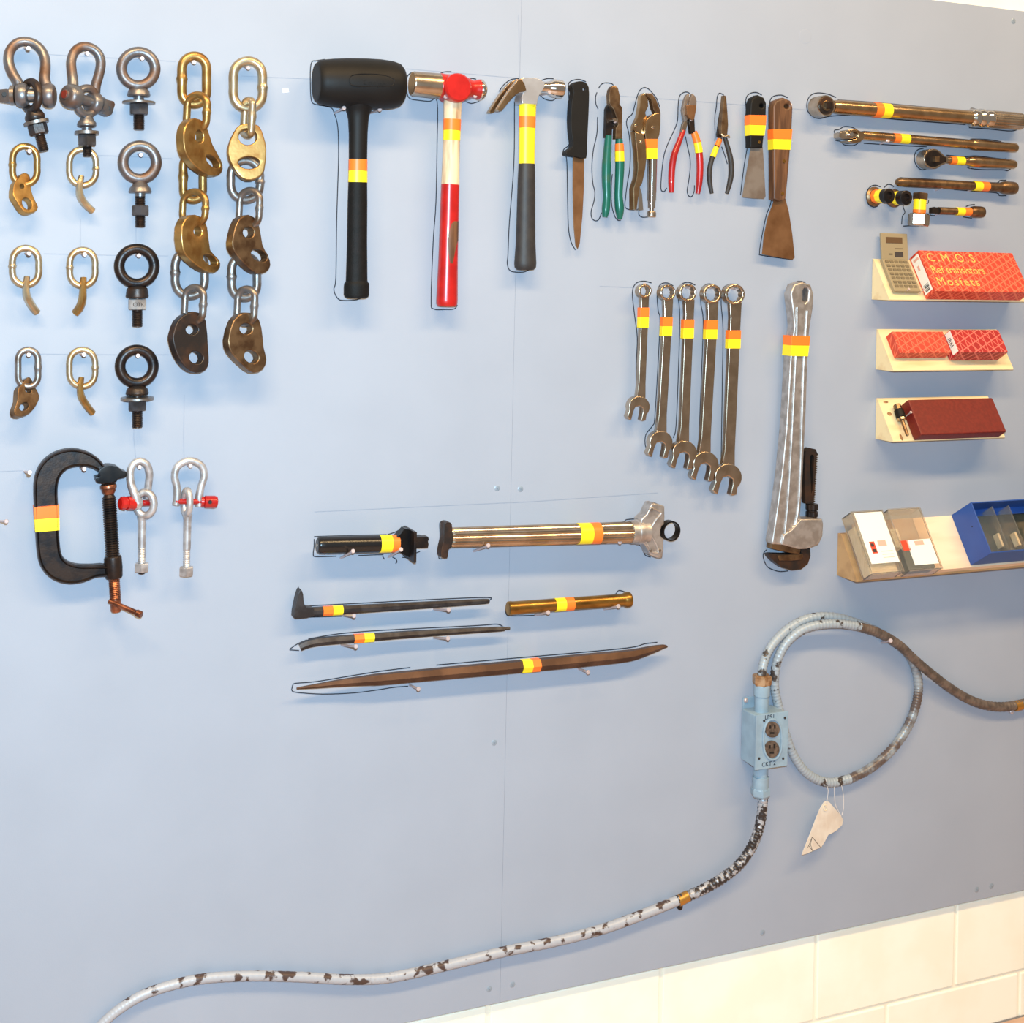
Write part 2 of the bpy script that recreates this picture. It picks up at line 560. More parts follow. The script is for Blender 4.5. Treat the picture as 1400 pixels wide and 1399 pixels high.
# ================================================================== the setting
bt = P(1340, 8).z            # top and bottom edges of the board
bb = P(1000, 1303).z
seam = P(698, 700).x
XL, XR, TH = -0.75, 2.75, 0.012
board = Thing('tool_board', 'large blue-grey painted wall board that carries all the hanging tools', 'board', (0.9, 0, bb))
for x0, x1 in ((XL, seam - 0.00014), (seam + 0.00014, XR)):
    board.part('panel', wbox(bmesh.new(), x0, x1, -TH, 0, bb, bt, 0.0002), M['board'], smooth=False)
for x, y in ((680, 668), (712, 669), (676, 1016), (669, 1353), (701, 1347), (1043, 1276), (1336, 1217), (1356, 1212), (1386, 29)):
    bm = bmesh.new()
    drum(bm, x, y, -0.002, 0.0012, 4.2, 18, [(0, 1), (.6, 1), (1, .55)])
    v = P(x, y, 0.0013)
    k = mpp(v)
    for s in (1, -1):
        d_ = Vector((1, 0, s)).normalized()
        obox(bm, v - d_ * k * 2.2 - Vector((d_.z, 0, -d_.x)) * k * .35, d_ * k * 4.4, Vector((d_.z, 0, -d_.x)) * k * .7, OUT * .0005)
    board.part('screw', bm, M['screw'])
board.part('filled_hole', drum(bmesh.new(), 1101, 50, -.001, .0006, 11, 24, [(0, 1), (.5, .98), (1, .8)]), M['board'])
board.part('paint_chip', prism(bmesh.new(), [(386, 121), (394, 121), (395, 126), (387, 127)], .0005, .0007, 0), M['chip'])

wall = bpy.data.objects.new('wall_back', bpy.data.meshes.new('wall_back'))
bm = wbox(bmesh.new(), -1.6, 4.2, -0.30, -TH - 0.006, 0, 3.0)
bm.to_mesh(wall.data)
bm.free()
wall.data.materials.append(M['mortar'])
col.objects.link(wall)
wall['kind'] = 'structure'
mz = P(1303, 1352, -TH).z
jx = P(1308, 1262, -TH).x
bw = jx - P(1117, 1302, -TH).x
bh = bw / 2
J = 0.009
proto = None
row = -1
while mz + row * bh < 3.0:
    z0, z1 = max(mz + row * bh + J / 2, 0.001), min(mz + (row + 1) * bh - J / 2, 2.999)
    if z0 < bb + 0.03 or z1 > bt - 0.03:
        x = jx + (0 if row % 2 == 0 else bw / 2) - 5 * bw
        while x < 3.0:
            bm = wbox(bmesh.new(), x + J / 2, x + bw - J / 2, -TH - 0.05, -TH - 0.002, z0, z1, 0.0022)
            link('concrete_block', bm, M['block'], wall, Vector((0, 0, 0)), smooth=False)
            x += bw
    row += 1

fl = bpy.data.objects.new('floor', bpy.data.meshes.new('floor'))
bm = wbox(bmesh.new(), -3, 5, -0.011, 4.5, -0.1, 0)
bm.to_mesh(fl.data)
bm.free()
fl.data.materials.append(M['floor'])
col.objects.link(fl)
fl['kind'] = 'structure'

# pencil guide lines and pen outlines drawn on the board
for pts in ([(0, 645), (32, 643.5)], [(430, 700), (640, 690), (727, 686), (900, 674)], [(555, 94), (640, 101), (710, 107)],
            [(845, 131), (930, 137), (1100, 150)], [(820, 391.5), (872, 393.5)], [(100, 211), (150, 213), (235, 217)],
            [(60, 347), (150, 349), (230, 350)], [(40, 484), (150, 485), (230, 485)], [(709, 20), (710, 60), (710, 106)],
            [(330, 104), (520, 112)], [(60, 74), (240, 84)], [(187, 640), (183, 600), (183, 560)], [(252, 640), (251, 600), (252, 540)],
            [(186, 340), (186, 312), (186, 300)], [(110, 340), (110, 300)]):
    board.part('pencil_line', ribbon(bmesh.new(), pts, .7, .0004, 0), M['pencil'], smooth=False)
z5, za, zb, zl = zm(400, 60, 3.6842), zm(800, 100, 6.66), zm(890, 110, 8.23), zm(380, 670, 2.4138)
zk, zw, zt, zx = zm(760, 90, 4.118), zm(840, 370, 3.253), zm(1090, 110, 4.516), zm(420, 700, 7)
z8, zp, zs = zm(1240, 190, 8.75), zm(1040, 590, 7), zm(1170, 220, 7.37)
OUTLINES = [
    z5([(165, 78), (120, 85), (98, 90), (90, 130), (90, 220), (95, 285), (115, 305), (190, 320), (210, 350), (228, 420), (232, 560), (228, 700), (222, 900), (218, 1180), (208, 1240), (230, 1285), (265, 1293), (320, 1290), (345, 1280)]),
    z5([(612, 142), (590, 150), (575, 175), (576, 240), (590, 275), (640, 285), (690, 290), (728, 290), (728, 500), (722, 800), (708, 1000), (698, 1290), (710, 1335), (770, 1338), (815, 1335), (830, 1315)]),
    z5([(730, 158), (760, 142), (800, 140)]), z5([(880, 190), (900, 174), (925, 178)]), z5([(872, 290), (900, 300), (940, 290)]),
    z5([(1140, 175), (1100, 180), (1065, 205), (1040, 240)]), z5([(1118, 290), (1115, 600), (1092, 900), (1085, 1060), (1082, 1110), (1100, 1145), (1160, 1150), (1192, 1138)]),
    z5([(1240, 190), (1280, 175), (1315, 175)]), z5([(1240, 255), (1275, 280), (1310, 285), (1330, 270)]),
    zk([(170, 90), (140, 78), (110, 78), (80, 90), (70, 120), (76, 250), (72, 350), (75, 440), (45, 470), (40, 505), (60, 520), (65, 700), (70, 900), (85, 990), (110, 1037)]),
    za([(122, 138), (150, 100), (190, 88), (240, 95), (258, 110)]), za([(108, 175), (95, 220), (98, 280), (118, 326)]),
    za([(113, 400), (110, 520), (98, 600), (75, 700), (62, 850), (70, 1000), (88, 1080), (82, 1160), (55, 1260), (62, 1320), (95, 1345), (125, 1330), (150, 1270)]),
    za([(248, 920), (240, 1000), (240, 1180), (265, 1290), (295, 1338), (325, 1340)]),
    za([(600, 165), (570, 140), (535, 132), (500, 155), (475, 210), (450, 300), (430, 370), (385, 415), (378, 470), (400, 560), (412, 720), (405, 880), (385, 1000), (370, 1120), (367, 1225), (445, 1248)]),
    za([(490, 1250), (490, 1290), (520, 1312), (575, 1310)]), za([(600, 165), (650, 230), (680, 310)]),
    zb([(435, 145), (400, 130), (350, 145), (318, 190), (305, 300), (300, 440), (270, 540), (200, 690), (150, 830), (125, 1000), (112, 1180), (120, 1240), (150, 1248), (178, 1210)]),
    zb([(388, 630), (410, 740), (440, 880), (440, 1010), (425, 1130), (408, 1240), (425, 1300), (460, 1305), (485, 1250), (490, 1180)]),
    zb([(820, 165), (790, 148), (765, 148), (745, 190), (735, 300), (718, 420), (722, 620), (718, 680)]),
    zb([(795, 745), (830, 840), (860, 940)]),
    zk([(1160, 165), (1130, 150), (1095, 155), (1072, 180), (1070, 240), (1085, 340), (1080, 440), (1060, 560), (1045, 680), (1040, 728)]),
    zk([(1305, 180), (1270, 165), (1225, 172), (1205, 200), (1205, 260), (1215, 400), (1215, 600), (1212, 760), (1185, 840), (1160, 960), (1147, 1050), (1165, 1068), (1335, 1092)]),
    zt([(240, 105), (190, 85), (125, 77), (80, 95), (60, 140), (65, 190), (100, 225), (140, 235), (200, 222), (300, 215), (420, 218), (600, 240), (1040, 273)]),
    zt([(250, 120), (500, 138), (740, 160), (1030, 185), (1075, 172), (1105, 178)]), zt([(1060, 290), (1080, 265)]), zt([(1060, 292), (1180, 300), (1325, 312), (1380, 290)]),
    zt([(232, 330), (230, 308), (260, 302), (290, 285), (340, 290), (375, 310)]), zt([(235, 370), (270, 378), (290, 398), (345, 402), (375, 388)]),
    zt([(410, 388), (600, 400), (800, 410)]), zt([(410, 318), (560, 335), (800, 355), (1050, 370), (1075, 362), (1180, 366), (1260, 378)]),
    z8([(200, 112), (130, 130), (95, 180), (90, 250), (115, 320), (170, 368), (230, 362)]), z8([(720, 335), (750, 352), (900, 368), (1140, 370), (1200, 380), (1240, 360)]),
    z8([(470, 195), (700, 215), (750, 208), (850, 205), (1130, 240), (1190, 238)]),
    zs([(480, 172), (440, 172), (415, 200)]), zs([(480, 172), (700, 182), (1000, 200), (1180, 215)]), z8([(560, 605), (800, 625), (1070, 645), (1105, 678), (1190, 678)]),
    z8([(800, 505), (1070, 525), (1110, 498), (1190, 495)]),
    zs([(250, 262), (200, 245), (150, 258), (112, 310), (108, 380), (130, 440), (180, 466), (225, 455)]), zs([(285, 270), (320, 238), (355, 240), (385, 262)]),
    zs([(478, 425), (480, 470), (495, 520), (470, 560), (462, 640)]), zs([(478, 658), (560, 655), (640, 662)]), zs([(700, 428), (728, 425), (735, 395)]),
    zs([(800, 468), (760, 475), (748, 510), (755, 548), (800, 552)]), zs([(1110, 460), (1150, 445), (1200, 440)]), zs([(1080, 565), (1170, 578)]),
    zw([(165, 55), (130, 47), (95, 58), (80, 100), (90, 200), (102, 300), (97, 420), (98, 540), (80, 570), (68, 595)]),
    zw([(262, 68), (235, 55), (205, 62), (190, 100), (195, 180), (203, 220), (195, 400), (180, 650), (170, 690), (140, 730), (138, 780), (155, 812)]),
    zw([(360, 65), (330, 52), (298, 62), (282, 100), (290, 180), (288, 350), (275, 680), (262, 745)]),
    zw([(450, 65), (415, 60), (385, 85), (385, 150), (395, 220), (390, 400), (375, 770)]),
    zw([(550, 62), (510, 62), (480, 85), (475, 150), (483, 260), (480, 500), (475, 830)]),
    zw([(850, 52), (815, 48), (790, 65), (780, 110), (795, 200), (785, 330), (765, 620), (735, 880), (715, 1000), (690, 1180)]),
    zp([(60, 1130), (30, 1160), (25, 1210), (60, 1290), (120, 1325), (190, 1342), (265, 1335)]),
    zx([(760, 218), (600, 222), (200, 232), (65, 238)]), zx([(68, 260), (66, 330), (58, 405), (75, 428), (180, 428), (280, 425)]), zx([(490, 418), (640, 412), (730, 410)]),
    zx([(720, 422), (740, 455)]), zx([(815, 432), (850, 455), (858, 480), (845, 495)]), zx([(770, 218), (860, 185), (910, 148), (950, 148)]), zx([(910, 435), (960, 440)]), zx([(1040, 395), (1080, 378)]),
    zx([(1045, 230), (1070, 222), (1098, 235)]), zx([(1305, 92), (1275, 98), (1268, 130), (1272, 250), (1262, 400), (1262, 445), (1290, 450)]),
    zl([(580, 128), (800, 122), (1000, 115), (1130, 107), (1150, 98), (1190, 95)]), zl([(1195, 88), (1210, 70), (1232, 42), (1255, 48)]), zl([(1190, 178), (1205, 195), (1212, 215), (1230, 222)]),
    zl([(68, 320), (52, 370), (48, 405), (60, 425)]), zl([(95, 383), (250, 375), (500, 362), (690, 355), (698, 365)]), zl([(105, 420), (210, 417)]),
    zl([(762, 372), (752, 390), (755, 412), (775, 416), (850, 414)]), zl([(1080, 350), (1112, 345), (1125, 332), (1150, 338)]),
    zl([(100, 492), (200, 475), (350, 463), (650, 448), (720, 443), (742, 450)]), zl([(40, 525), (65, 508), (95, 495)]), zl([(38, 528), (70, 530)]),
    zl([(60, 638), (130, 632), (250, 612), (340, 598), (437, 586)]), zl([(523, 578), (700, 562), (900, 545), (1150, 522), (1210, 508), (1252, 503)]),
    zl([(45, 660), (60, 668), (150, 674), (250, 670), (330, 660), (380, 652), (430, 648)]), zl([(45, 660), (50, 642), (60, 638)]),
]
for pts in OUTLINES:
    board.part('pen_outline', ribbon(bmesh.new(), pts, 1.35, .0007), M['pen'], smooth=False)

# ================================================================== nails
NG = 'nails that hold the tools on the board'
def nail(bx, by, hx, hy, label, d=None):
    q = (hx - bx) / (bx + 100.0)
    d = d or max(0.012, D * q / (1 + q))
    A, B = P(bx, by, -0.008), P(hx, hy, d)
    k = mpp(P(bx, by))
    L = (B - A).length
    r, h = 1.5 * k, 2.9 * k
    bm = rod(bmesh.new(), A, B, [(0, r), (L - .0035, r), (L - .003, h), (L - .0008, h), (L, h * .8)], 'm', 12, world=True)
    return single('nail', bm, M['nail'], label, 'nail', P(bx, by), NG)
for a in (
    (33, 66, 39, 66, 'nail inside the bow of the top left shackle'), (116, 74, 119.7, 73, 'nail inside the bow of the second shackle with the red pin end'),
    (189, 79, 194.6, 80, 'nail inside the ring of the topmost eye bolt'), (35, 206, 40.6, 206.6, 'nail in the yellow link below the top left shackle'),
    (188, 211, 193, 212, 'nail inside the ring of the second eye bolt from the top'), (34, 347, 40, 346.6, 'nail in the left link of the middle row of small links'),
    (111, 348, 116, 348, 'nail in the right link of the middle row of small links'), (185, 349.6, 190, 349.6, 'nail inside the ring of the third eye bolt from the top'),
    (36, 484, 39.4, 485.3, 'nail in the lower left small link with the brown plate'), (109, 485, 115, 485, 'nail in the lower right small pale link'),
    (184, 485, 188.8, 486.5, 'nail inside the ring of the lowest eye bolt'), (258, 84, 265.6, 85.3, 'nail in the top link of the left chain'),
    (332, 91, 339.7, 93, 'nail in the top link of the right chain'), (33, 645, 40.7, 646, 'empty nail on the pencil line left of the clamp'),
    (109, 640, 115.4, 641.4, 'nail under the upper arm of the black clamp'), (187, 638.5, 190.9, 639, 'nail in the bow of the small shackle beside the clamp'),
    (255, 636, 260.6, 637, 'nail in the bow of the rightmost small shackle'), (-9, 712.5, 9, 713, 'pale nail cut by the left frame edge', .07),
    (455.7, 155.5, 470.6, 147.5, 'nail under the left side of the black mallet head'), (505, 155, 519.5, 149.6, 'nail under the right side of the black mallet head'),
    (594, 135, 610, 132, 'nail under the left of the red ball hammer head'), (636, 137.5, 650, 131, 'nail under the round end of the red ball hammer head'),
    (706, 130.5, 718.5, 126.8, 'nail under the claw side of the claw hammer head'), (737, 131, 752, 126, 'nail under the face side of the claw hammer head'),
    (790, 121, 798.9, 121.6, 'nail through the knife handle'), (832, 171, 841.4, 165.3, 'nail in the crotch of the green handled cutters'),
    (880, 132, 887.8, 130.8, 'nail in the jaws of the chrome locking pliers'), (936, 168, 945.8, 162.8, 'nail at the joint of the red handled cutters'),
    (984, 189, 994, 186.5, 'nail under the joint of the needle nose pliers'), (1038, 147, 1044, 144, 'nail through the black putty knife handle'),
    (1073, 148, 1081, 143.4, 'nail through the brown scraper handle'),
    (875, 391, 882, 389.5, 'nail in the ring of the smallest wrench'), (908, 394, 916.5, 392.5, 'nail in the ring of the second wrench from the left'),
    (935, 394, 944, 392.5, 'nail in the ring of the middle wrench'), (968, 394.5, 977, 392.5, 'nail in the ring of the fourth wrench from the left'),
    (998, 396, 1008, 394, 'nail in the ring of the longest wrench'), (1094, 399, 1101.5, 396.5, 'nail in the end slot of the pipe wrench'),
    (1160, 159.5, 1174.6, 152.9, 'nail under the head end of the torque wrench'), (1330, 171, 1341, 165, 'nail under the grip of the torque wrench'),
    (1200, 198, 1214.6, 191.7, 'nail under the hinged end of the breaker bar'), (1325, 206.5, 1337.7, 197, 'nail under the grip of the breaker bar'),
    (1287, 225, 1299, 221, 'nail under the ratchet beside its orange tape'), (1323, 230.5, 1334, 225.4, 'nail under the ratchet grip'),
    (1275.4, 261.5, 1287.8, 255.4, 'nail under the middle of the long extension bar'), (1320, 262.5, 1333, 257, 'nail under the taped end of the long extension bar'),
    (1276, 294, 1286, 290.5, 'nail under the dark end of the short extension bar'), (1322, 293, 1332, 289, 'nail at the wide end of the short extension bar'),
    (464, 764, 483, 753.5, 'nail under the middle of the black cylinder tool'), (529, 763, 548.6, 751.2, 'nail under the bracket end of the black cylinder tool'),
    (645, 754.5, 668, 745.8, 'nail under the left of the ribbed chrome tube'), (827, 742.5, 848, 741.5, 'nail under the right of the ribbed chrome tube'),
    (465, 841, 484.4, 842.3, 'nail under the taped end of the hooked pry bar'), (591, 833, 614, 834, 'nail under the thin end of the hooked pry bar'),
    (729, 841, 750, 837.6, 'nail under the left of the brass bar'), (823, 833.5, 846, 829, 'nail under the right of the brass bar'),
    (465, 882, 487, 884, 'nail under the taped end of the flat pry bar'), (591, 872, 613, 873, 'nail under the thin end of the flat pry bar'),
    (558, 936, 572.6, 942.3, 'nail under the left half of the longest pry bar'), (788, 913, 804.6, 919.6, 'nail under the right half of the longest pry bar'),
    (1203, 879, 1218, 876, 'nail through the crossing of the conduit loop', .062), (1376, 972, 1384, 973.5, 'nail under the right end of the conduit'),
):
    nail(*a)

# ================================================================== shackles, eye bolts, links
def hexa(bm, A, B, prof, key='y', phase=0.2):
    return rod(bm, A, B, prof, key, 6, phase=phase)

def thread(y0, y1, r, pitch=2.2):
    out = []
    n = max(2, int((y1 - y0) / pitch))
    for i in range(n):
        a = y0 + (y1 - y0) * i / n
        b = (y1 - y0) / n
        out += [(a, r), (a + b * .5, r * .88)]
    return out + [(y1 - .5, r * .9), (y1, r * .6)]

# top left shackle
z1 = zm(0, 40, 7.775)
t = Thing('bow_shackle', 'weathered bow shackle at top left, its pale pin pointing left', 'shackle', P(38, 130), 'large bow shackles')
bow = z1([(225, 655, .040), (185, 555, .040), (125, 450, .034), (92, 340, .028), (105, 235, .024), (170, 155, .022), (262, 130, .022), (360, 155, .024), (440, 225, .028), (480, 320, .034), (482, 430, .042), (475, 530, .050), (505, 640, .054)])
t.part('bow', tube(bmesh.new(), bow, [7.4, 7, 7, 6.9, 6.8, 6.6, 6.6, 6.6, 6.6, 6.6, 6.9, 7.2, 8], 16), M['rusty'])
a, b = (-3, 129.5, .038), (76, 131, .062)
for cx_, r, nm in ((30.5, 17, 'ear'), (67, 17, 'ear')):
    t.part(nm, rod(bmesh.new(), a, b, [(cx_ - 9, r * .62), (cx_ - 7, r * .88), (cx_ - 3, r), (cx_ + 3, r), (cx_ + 7, r * .88), (cx_ + 9, r * .62)], 'x', 24), M['rusty'])
pin = t.part('pin', rod(bmesh.new(), a, b, [(14, 12.2), (15, 13.2), (20.5, 13.2), (21.5, 9), (70, 9)], 'x', 24), M['grayzinc'])
bm = prism(bmesh.new(), z1([(-25, 640), (60, 632), (120, 640), (140, 690), (125, 770), (60, 785), (-25, 775)]), .046, .010, 1.4, gx=.0007)
t.part('pin_tab', bm, M['rusty'], pin)
t.part('dark_hole_disc', drum(bmesh.new(), *z1((45, 690)), .040, .0465, 3.2, 16), M['black'], pin)  # black disc paints the shade of the hole; none is cut through
def eye_bolt(t, ring, R, r, m_, tilt=1.0, d=.02, ry=None):
    pts = [(x, y, d + tilt * (x - ring[0])) for x, y in circ(ring[0], ring[1], R, ry or R, 24)]
    t.part('eye', tube(bmesh.new(), pts, r, 14, True, 2), m_)
t2 = Thing('eye_bolt', 'rusty dark eye bolt hanging tilted from the top left shackle', 'eye bolt', P(50, 160), 'eye bolts hung in shackles')
eye_bolt(t2, (42.5, 131), 10.5, 5.6, M['rustdark'], .0020, .052, 19)
A, B = (45.5, 150, .050), (60, 205, .050)
t2.part('shoulder', rod(bmesh.new(), A, B, [(148, 8), (154, 11), (158, 13), (161, 13), (163.5, 12)], 'y'), M['rustdark'])
t2.part('washer', rod(bmesh.new(), A, B, [(164.5, 15), (165, 16.5), (169, 16.5), (169.5, 15)], 'y', 28), M['grayzinc'])
t2.part('nut', hexa(bmesh.new(), A, B, [(169.6, 11.5), (170.5, 12.5), (182, 12.5), (183.5, 11)], phase=.5), M['rustdark'])
t2.part('shank', rod(bmesh.new(), A, B, [(162, 6.5)] + thread(184, 207, 6.6), 'y', 20), M['darksteel'])

# second shackle
t = Thing('bow_shackle', 'weathered bow shackle with a red pin end facing out, second from left', 'shackle', P(118, 130), 'large bow shackles')
bow = z1([(765, 690, .060), (778, 570, .058), (765, 450, .050), (758, 340, .042), (790, 245, .036), (850, 195, .033), (915, 185, .032), (990, 210, .031), (1050, 270, .030), (1072, 360, .030), (1055, 470, .030), (1020, 590, .030), (1010, 680, .030)])
t.part('bow', tube(bmesh.new(), bow, [7.6, 7, 6.6, 6.5, 6.5, 6.6, 6.6, 6.6, 6.6, 6.6, 6.6, 6.8, 7], 16), M['rusty'])
a, b = (92, 130, .066), (150, 148, .012)
va, vb = P(*a), P(*b)
L = (vb - va).length
k = mpp(va)
px_ = lambda f: f * L
t.part('ear', rod(bmesh.new(), va, vb, [(-.004, 10 * k), (-.001, 14.5 * k), (.004, 17 * k), (.014, 17.5 * k), (.020, 15 * k), (.023, 10 * k)], 'm', 28, world=True), M['rusty'])
t.part('ear', rod(bmesh.new(), va, vb, [(.046, 10 * k), (.049, 14 * k), (.053, 16 * k), (.060, 16 * k), (.065, 13 * k), (.067, 9 * k)], 'm', 28, world=True), M['rusty'])
pin = t.part('pin', rod(bmesh.new(), va, vb, [(-.007, 5 * k), (-.0055, 7 * k), (-.003, 7.6 * k), (.066, 7.6 * k), (.0665, 12.5 * k), (.073, 12.5 * k), (.074, 7 * k)], 'm', 24, world=True), M['rusty'])
t.part('pin_end', rod(bmesh.new(), va, vb, [(-.0076, 3 * k), (-.0074, 5.4 * k), (-.0066, 6 * k), (-.005, 6 * k)], 'm', 24, world=True), M['rustred'], pin, label='rust red end of the pin')
bm = prism(bmesh.new(), z1([(1100, 770), (1140, 745), (1215, 765), (1228, 800), (1195, 905), (1150, 925), (1095, 900)]), .022, .010, 1.4, gx=-.0009)
t.part('pin_tab', bm, M['rusty'], pin)
t.part('dark_hole_disc', drum(bmesh.new(), *z1((1150, 838)), .016, .0225, 3.2, 16), M['black'], pin)  # hole shade painted as a black disc on the uncut tab
t2 = Thing('eye_bolt', 'eye bolt with dark nut and thin washer hung in the second shackle', 'eye bolt', P(118, 160), 'eye bolts hung in shackles')
eye_bolt(t2, (118.5, 138.5), 14, 5.4, M['rusty'], -.0008, .045, 18)
A, B = (118.6, 155, .042), (119.6, 212, .042)
t2.part('shoulder', rod(bmesh.new(), A, B, [(158, 7), (163, 9), (168, 12.5), (172, 12.5), (173.5, 10), (174, 6.5), (179, 6.5)], 'y'), M['rusty'])
t2.part('washer', rod(bmesh.new(), A, B, [(179, 15), (179.5, 16.2), (183.5, 16.2), (184, 15)], 'y', 28), M['grayzinc'])
t2.part('nut', hexa(bmesh.new(), A, B, [(184.2, 12), (185, 13), (198, 13), (199.5, 11.8)], phase=.1), M['nutsteel'])
t2.part('shank', rod(bmesh.new(), A, B, [(184, 6)] + thread(200, 214, 6.2), 'y', 20), M['darksteel'])

# column of four eye bolts
EB = (
    ((189.2, 94), 23, 7.2, M['rusty'], 'weathered eye bolt with wide washer and dark nut, topmost of the column', (120, 132), (138.5, 142, 22), (142, 157, 13.5), (157, 178, 7.6)),
    ((191, 222), 22.8, 7.3, M['rusty'], 'weathered eye bolt with low nut and no washer, second of the column', (253, 264), None, (281, 295, 12.5), (269, 311, 7)),
    ((187, 364), 24, 7.2, M['darksteel'], 'black eye bolt with a silver lettered nut, third of the column', (391, 407), None, (408.5, 423, 13.3), (424, 447, 7.3)),
    ((187, 501), 22.8, 7.2, M['darksteel'], 'black eye bolt with a thin wide washer, lowest of the column', (528, 539.5), (543, 547, 22), (547.5, 561, 13), (561, 585, 7.3)),
)
for ring, R, r, m_, lab, co, wa, nu, th in EB:
    x, y = ring
    t = Thing('eye_bolt', lab, 'eye bolt', P(x, y + R), 'eye bolts in the column')
    eye_bolt(t, ring, R, r, m_, 0, .022)
    A, B = (x + .5, y, .022), (x + .8, y + 80, .022)
    t.part('shoulder', rod(bmesh.new(), A, B, [(y + R + 3, 7), (co[0] + 2, 12), (co[0] + 4, 14), (co[1] - 2, 15.5), (co[1], 14.5), (co[1] + .2, 7), (th[0] + 1, 6.8)], 'y'), M['rusty'] if m_ is M['rusty'] else M['rustdark'])
    if wa:
        t.part('washer', rod(bmesh.new(), A, B, [(wa[0], wa[2] - 1), (wa[0] + .5, wa[2]), (wa[1] - .5, wa[2]), (wa[1], wa[2] - 1)], 'y', 32), M['grayzinc'])
    nut = t.part('nut', hexa(bmesh.new(), A, B, [(nu[0], nu[2] - 1.2), (nu[0] + 1, nu[2]), (nu[1] - 1, nu[2]), (nu[1], nu[2] - 1.2)], phase=.08), M['galv'] if 'silver' in lab else M['nutsteel'])
    if 'silver' in lab:
        bm = text_into(bmesh.new(), 'OTK', .0100, P(181.5, 419.2, .0385), Vector((1, 0, 0)), Vector((0, 0, 1)), spacing=.9)
        t.part('stamp', bm, M['print'], nut, smooth=False)
    t.part('shank', rod(bmesh.new(), A, B, [(th[0] - 3, th[2] * .9)] + thread(th[0], th[1], th[2]), 'y', 20), M['darksteel'])

def stadium(x0, x1, y0, y1, d, gx=0.0, gy=0.0, n=7, skew=0.0):
    r = (x1 - x0) / 2
    cx_ = (x0 + x1) / 2
    pts = []
    for k in range(n + 1):
        a = math.pi + math.pi * k / n
        pts.append((cx_ + r * math.cos(a), y0 + r + r * math.sin(a)))
    for f in (.33, .66):
        pts.append((x1, y0 + r + (y1 - y0 - 2 * r) * f))
    for k in range(n + 1):
        a = math.pi * k / n
        pts.append((cx_ + r * math.cos(a), y1 - r + r * math.sin(a)))
    for f in (.66, .33):
        pts.append((x0, y0 + r + (y1 - y0 - 2 * r) * f))
    ym = (y0 + y1) / 2
    return [(x + skew * (y - ym), y, d + gx * (x - cx_) + gy * (y - ym)) for x, y in pts]

def weld(i0, n_, amp=.22, wdt=.018):
    return lambda i, m_: 1 + amp * math.exp(-(((i / m_ - i0) / wdt) ** 2))

za1, za2 = zm(0, 40, 4.995), zm(0, 320, 4.996)
LK = (
    (za1, (86, 254, 798, 1060), 4.6, .93, 'gold', 'yellow oval link with a twisted plate, below the top left shackle', 'gold', 'plate',
     [(150, 985), (185, 983), (207, 1010), (215, 1100), (242, 1170), (262, 1215), (240, 1248), (190, 1257), (150, 1230), (112, 1170), (90, 1130), (98, 1050), (125, 1020)], [(152, 1072, 15, 15, 0), (186, 1190, 30, 42, -.5)]),
    (za1, (474, 656, 818, 1066), 4.4, .45, 'goldpale', 'pale oval link with a bent flat hook, its top behind the second eye bolt tip', 'goldpale', 'hook', [(556, 1005), (545, 1060), (546, 1130), (578, 1190), (632, 1242)], 5.2),
    (za2, (85, 265, 95, 350), 4.6, .93, 'goldpale', 'left pale oval link in the middle row, hook bent to the right', 'goldpale', 'hook', [(184, 292), (178, 370), (186, 430), (218, 490), (252, 535)], 5.4),
    (za2, (477, 650, 108, 355), 4.5, .93, 'goldpale', 'right oval link in the middle row, hook bent to the left', 'gold', 'hook', [(570, 298), (567, 380), (562, 450), (545, 500), (515, 540)], 5.6),
    (za2, (124, 260, 790, 1042), 4.4, .42, 'grayzinc', 'grey oval link holding a brown plate with two holes, lowest row left', 'bronze', 'plate',
     [(190, 978), (215, 988), (245, 1050), (271, 1105), (256, 1160), (210, 1220), (150, 1248), (108, 1237), (98, 1200), (120, 1135), (125, 1060), (150, 1025)], [(195, 1066, 22, 16, .5), (166, 1178, 34, 24, -.7)]),
    (za2, (474, 650, 790, 1042), 4.3, .42, 'goldpale', 'pale oval link with a hook bent to the right, lowest row right', 'gold', 'hook', [(556, 980), (548, 1050), (556, 1110), (590, 1170), (632, 1222)], 5.0),
)
for z, (x0, x1, y0, y1), r, wpos, m1, lab, m2, kind, pts, ex in LK:
    (x0, y0), (x1, y1) = z((x0, y0)), z((x1, y1))
    t = Thing('link_sample', lab, 'chain link', P((x0 + x1) / 2, y1), 'small chain links with plates')
    t.part('oval_link', tube(bmesh.new(), stadium(x0, x1, y0, y1, .014), r, 12, True, 3, rmod=weld(wpos, 0)), M[m1])
    if kind == 'hook':
        q = z(pts)
        c3 = [(x, y, .017 + .004 * math.sin(i)) for i, (x, y) in enumerate(q)]
        rr = [ex * .75, ex * .85, ex, ex * 1.02, ex * .95]
        t.part('bent_plate', tube(bmesh.new(), c3, rr, 10, False, 5, flat=1.5), M[m2])
    else:
        hs = [circ(*z((a, b)), z(c), z(d), 18, e) for a, b, c, d, e in ex]
        t.part('lug_plate', prism(bmesh.new(), z(pts), .026, .012, 1.6, hs, 2, gx=-.0008, gy=0.0005), M[m2])

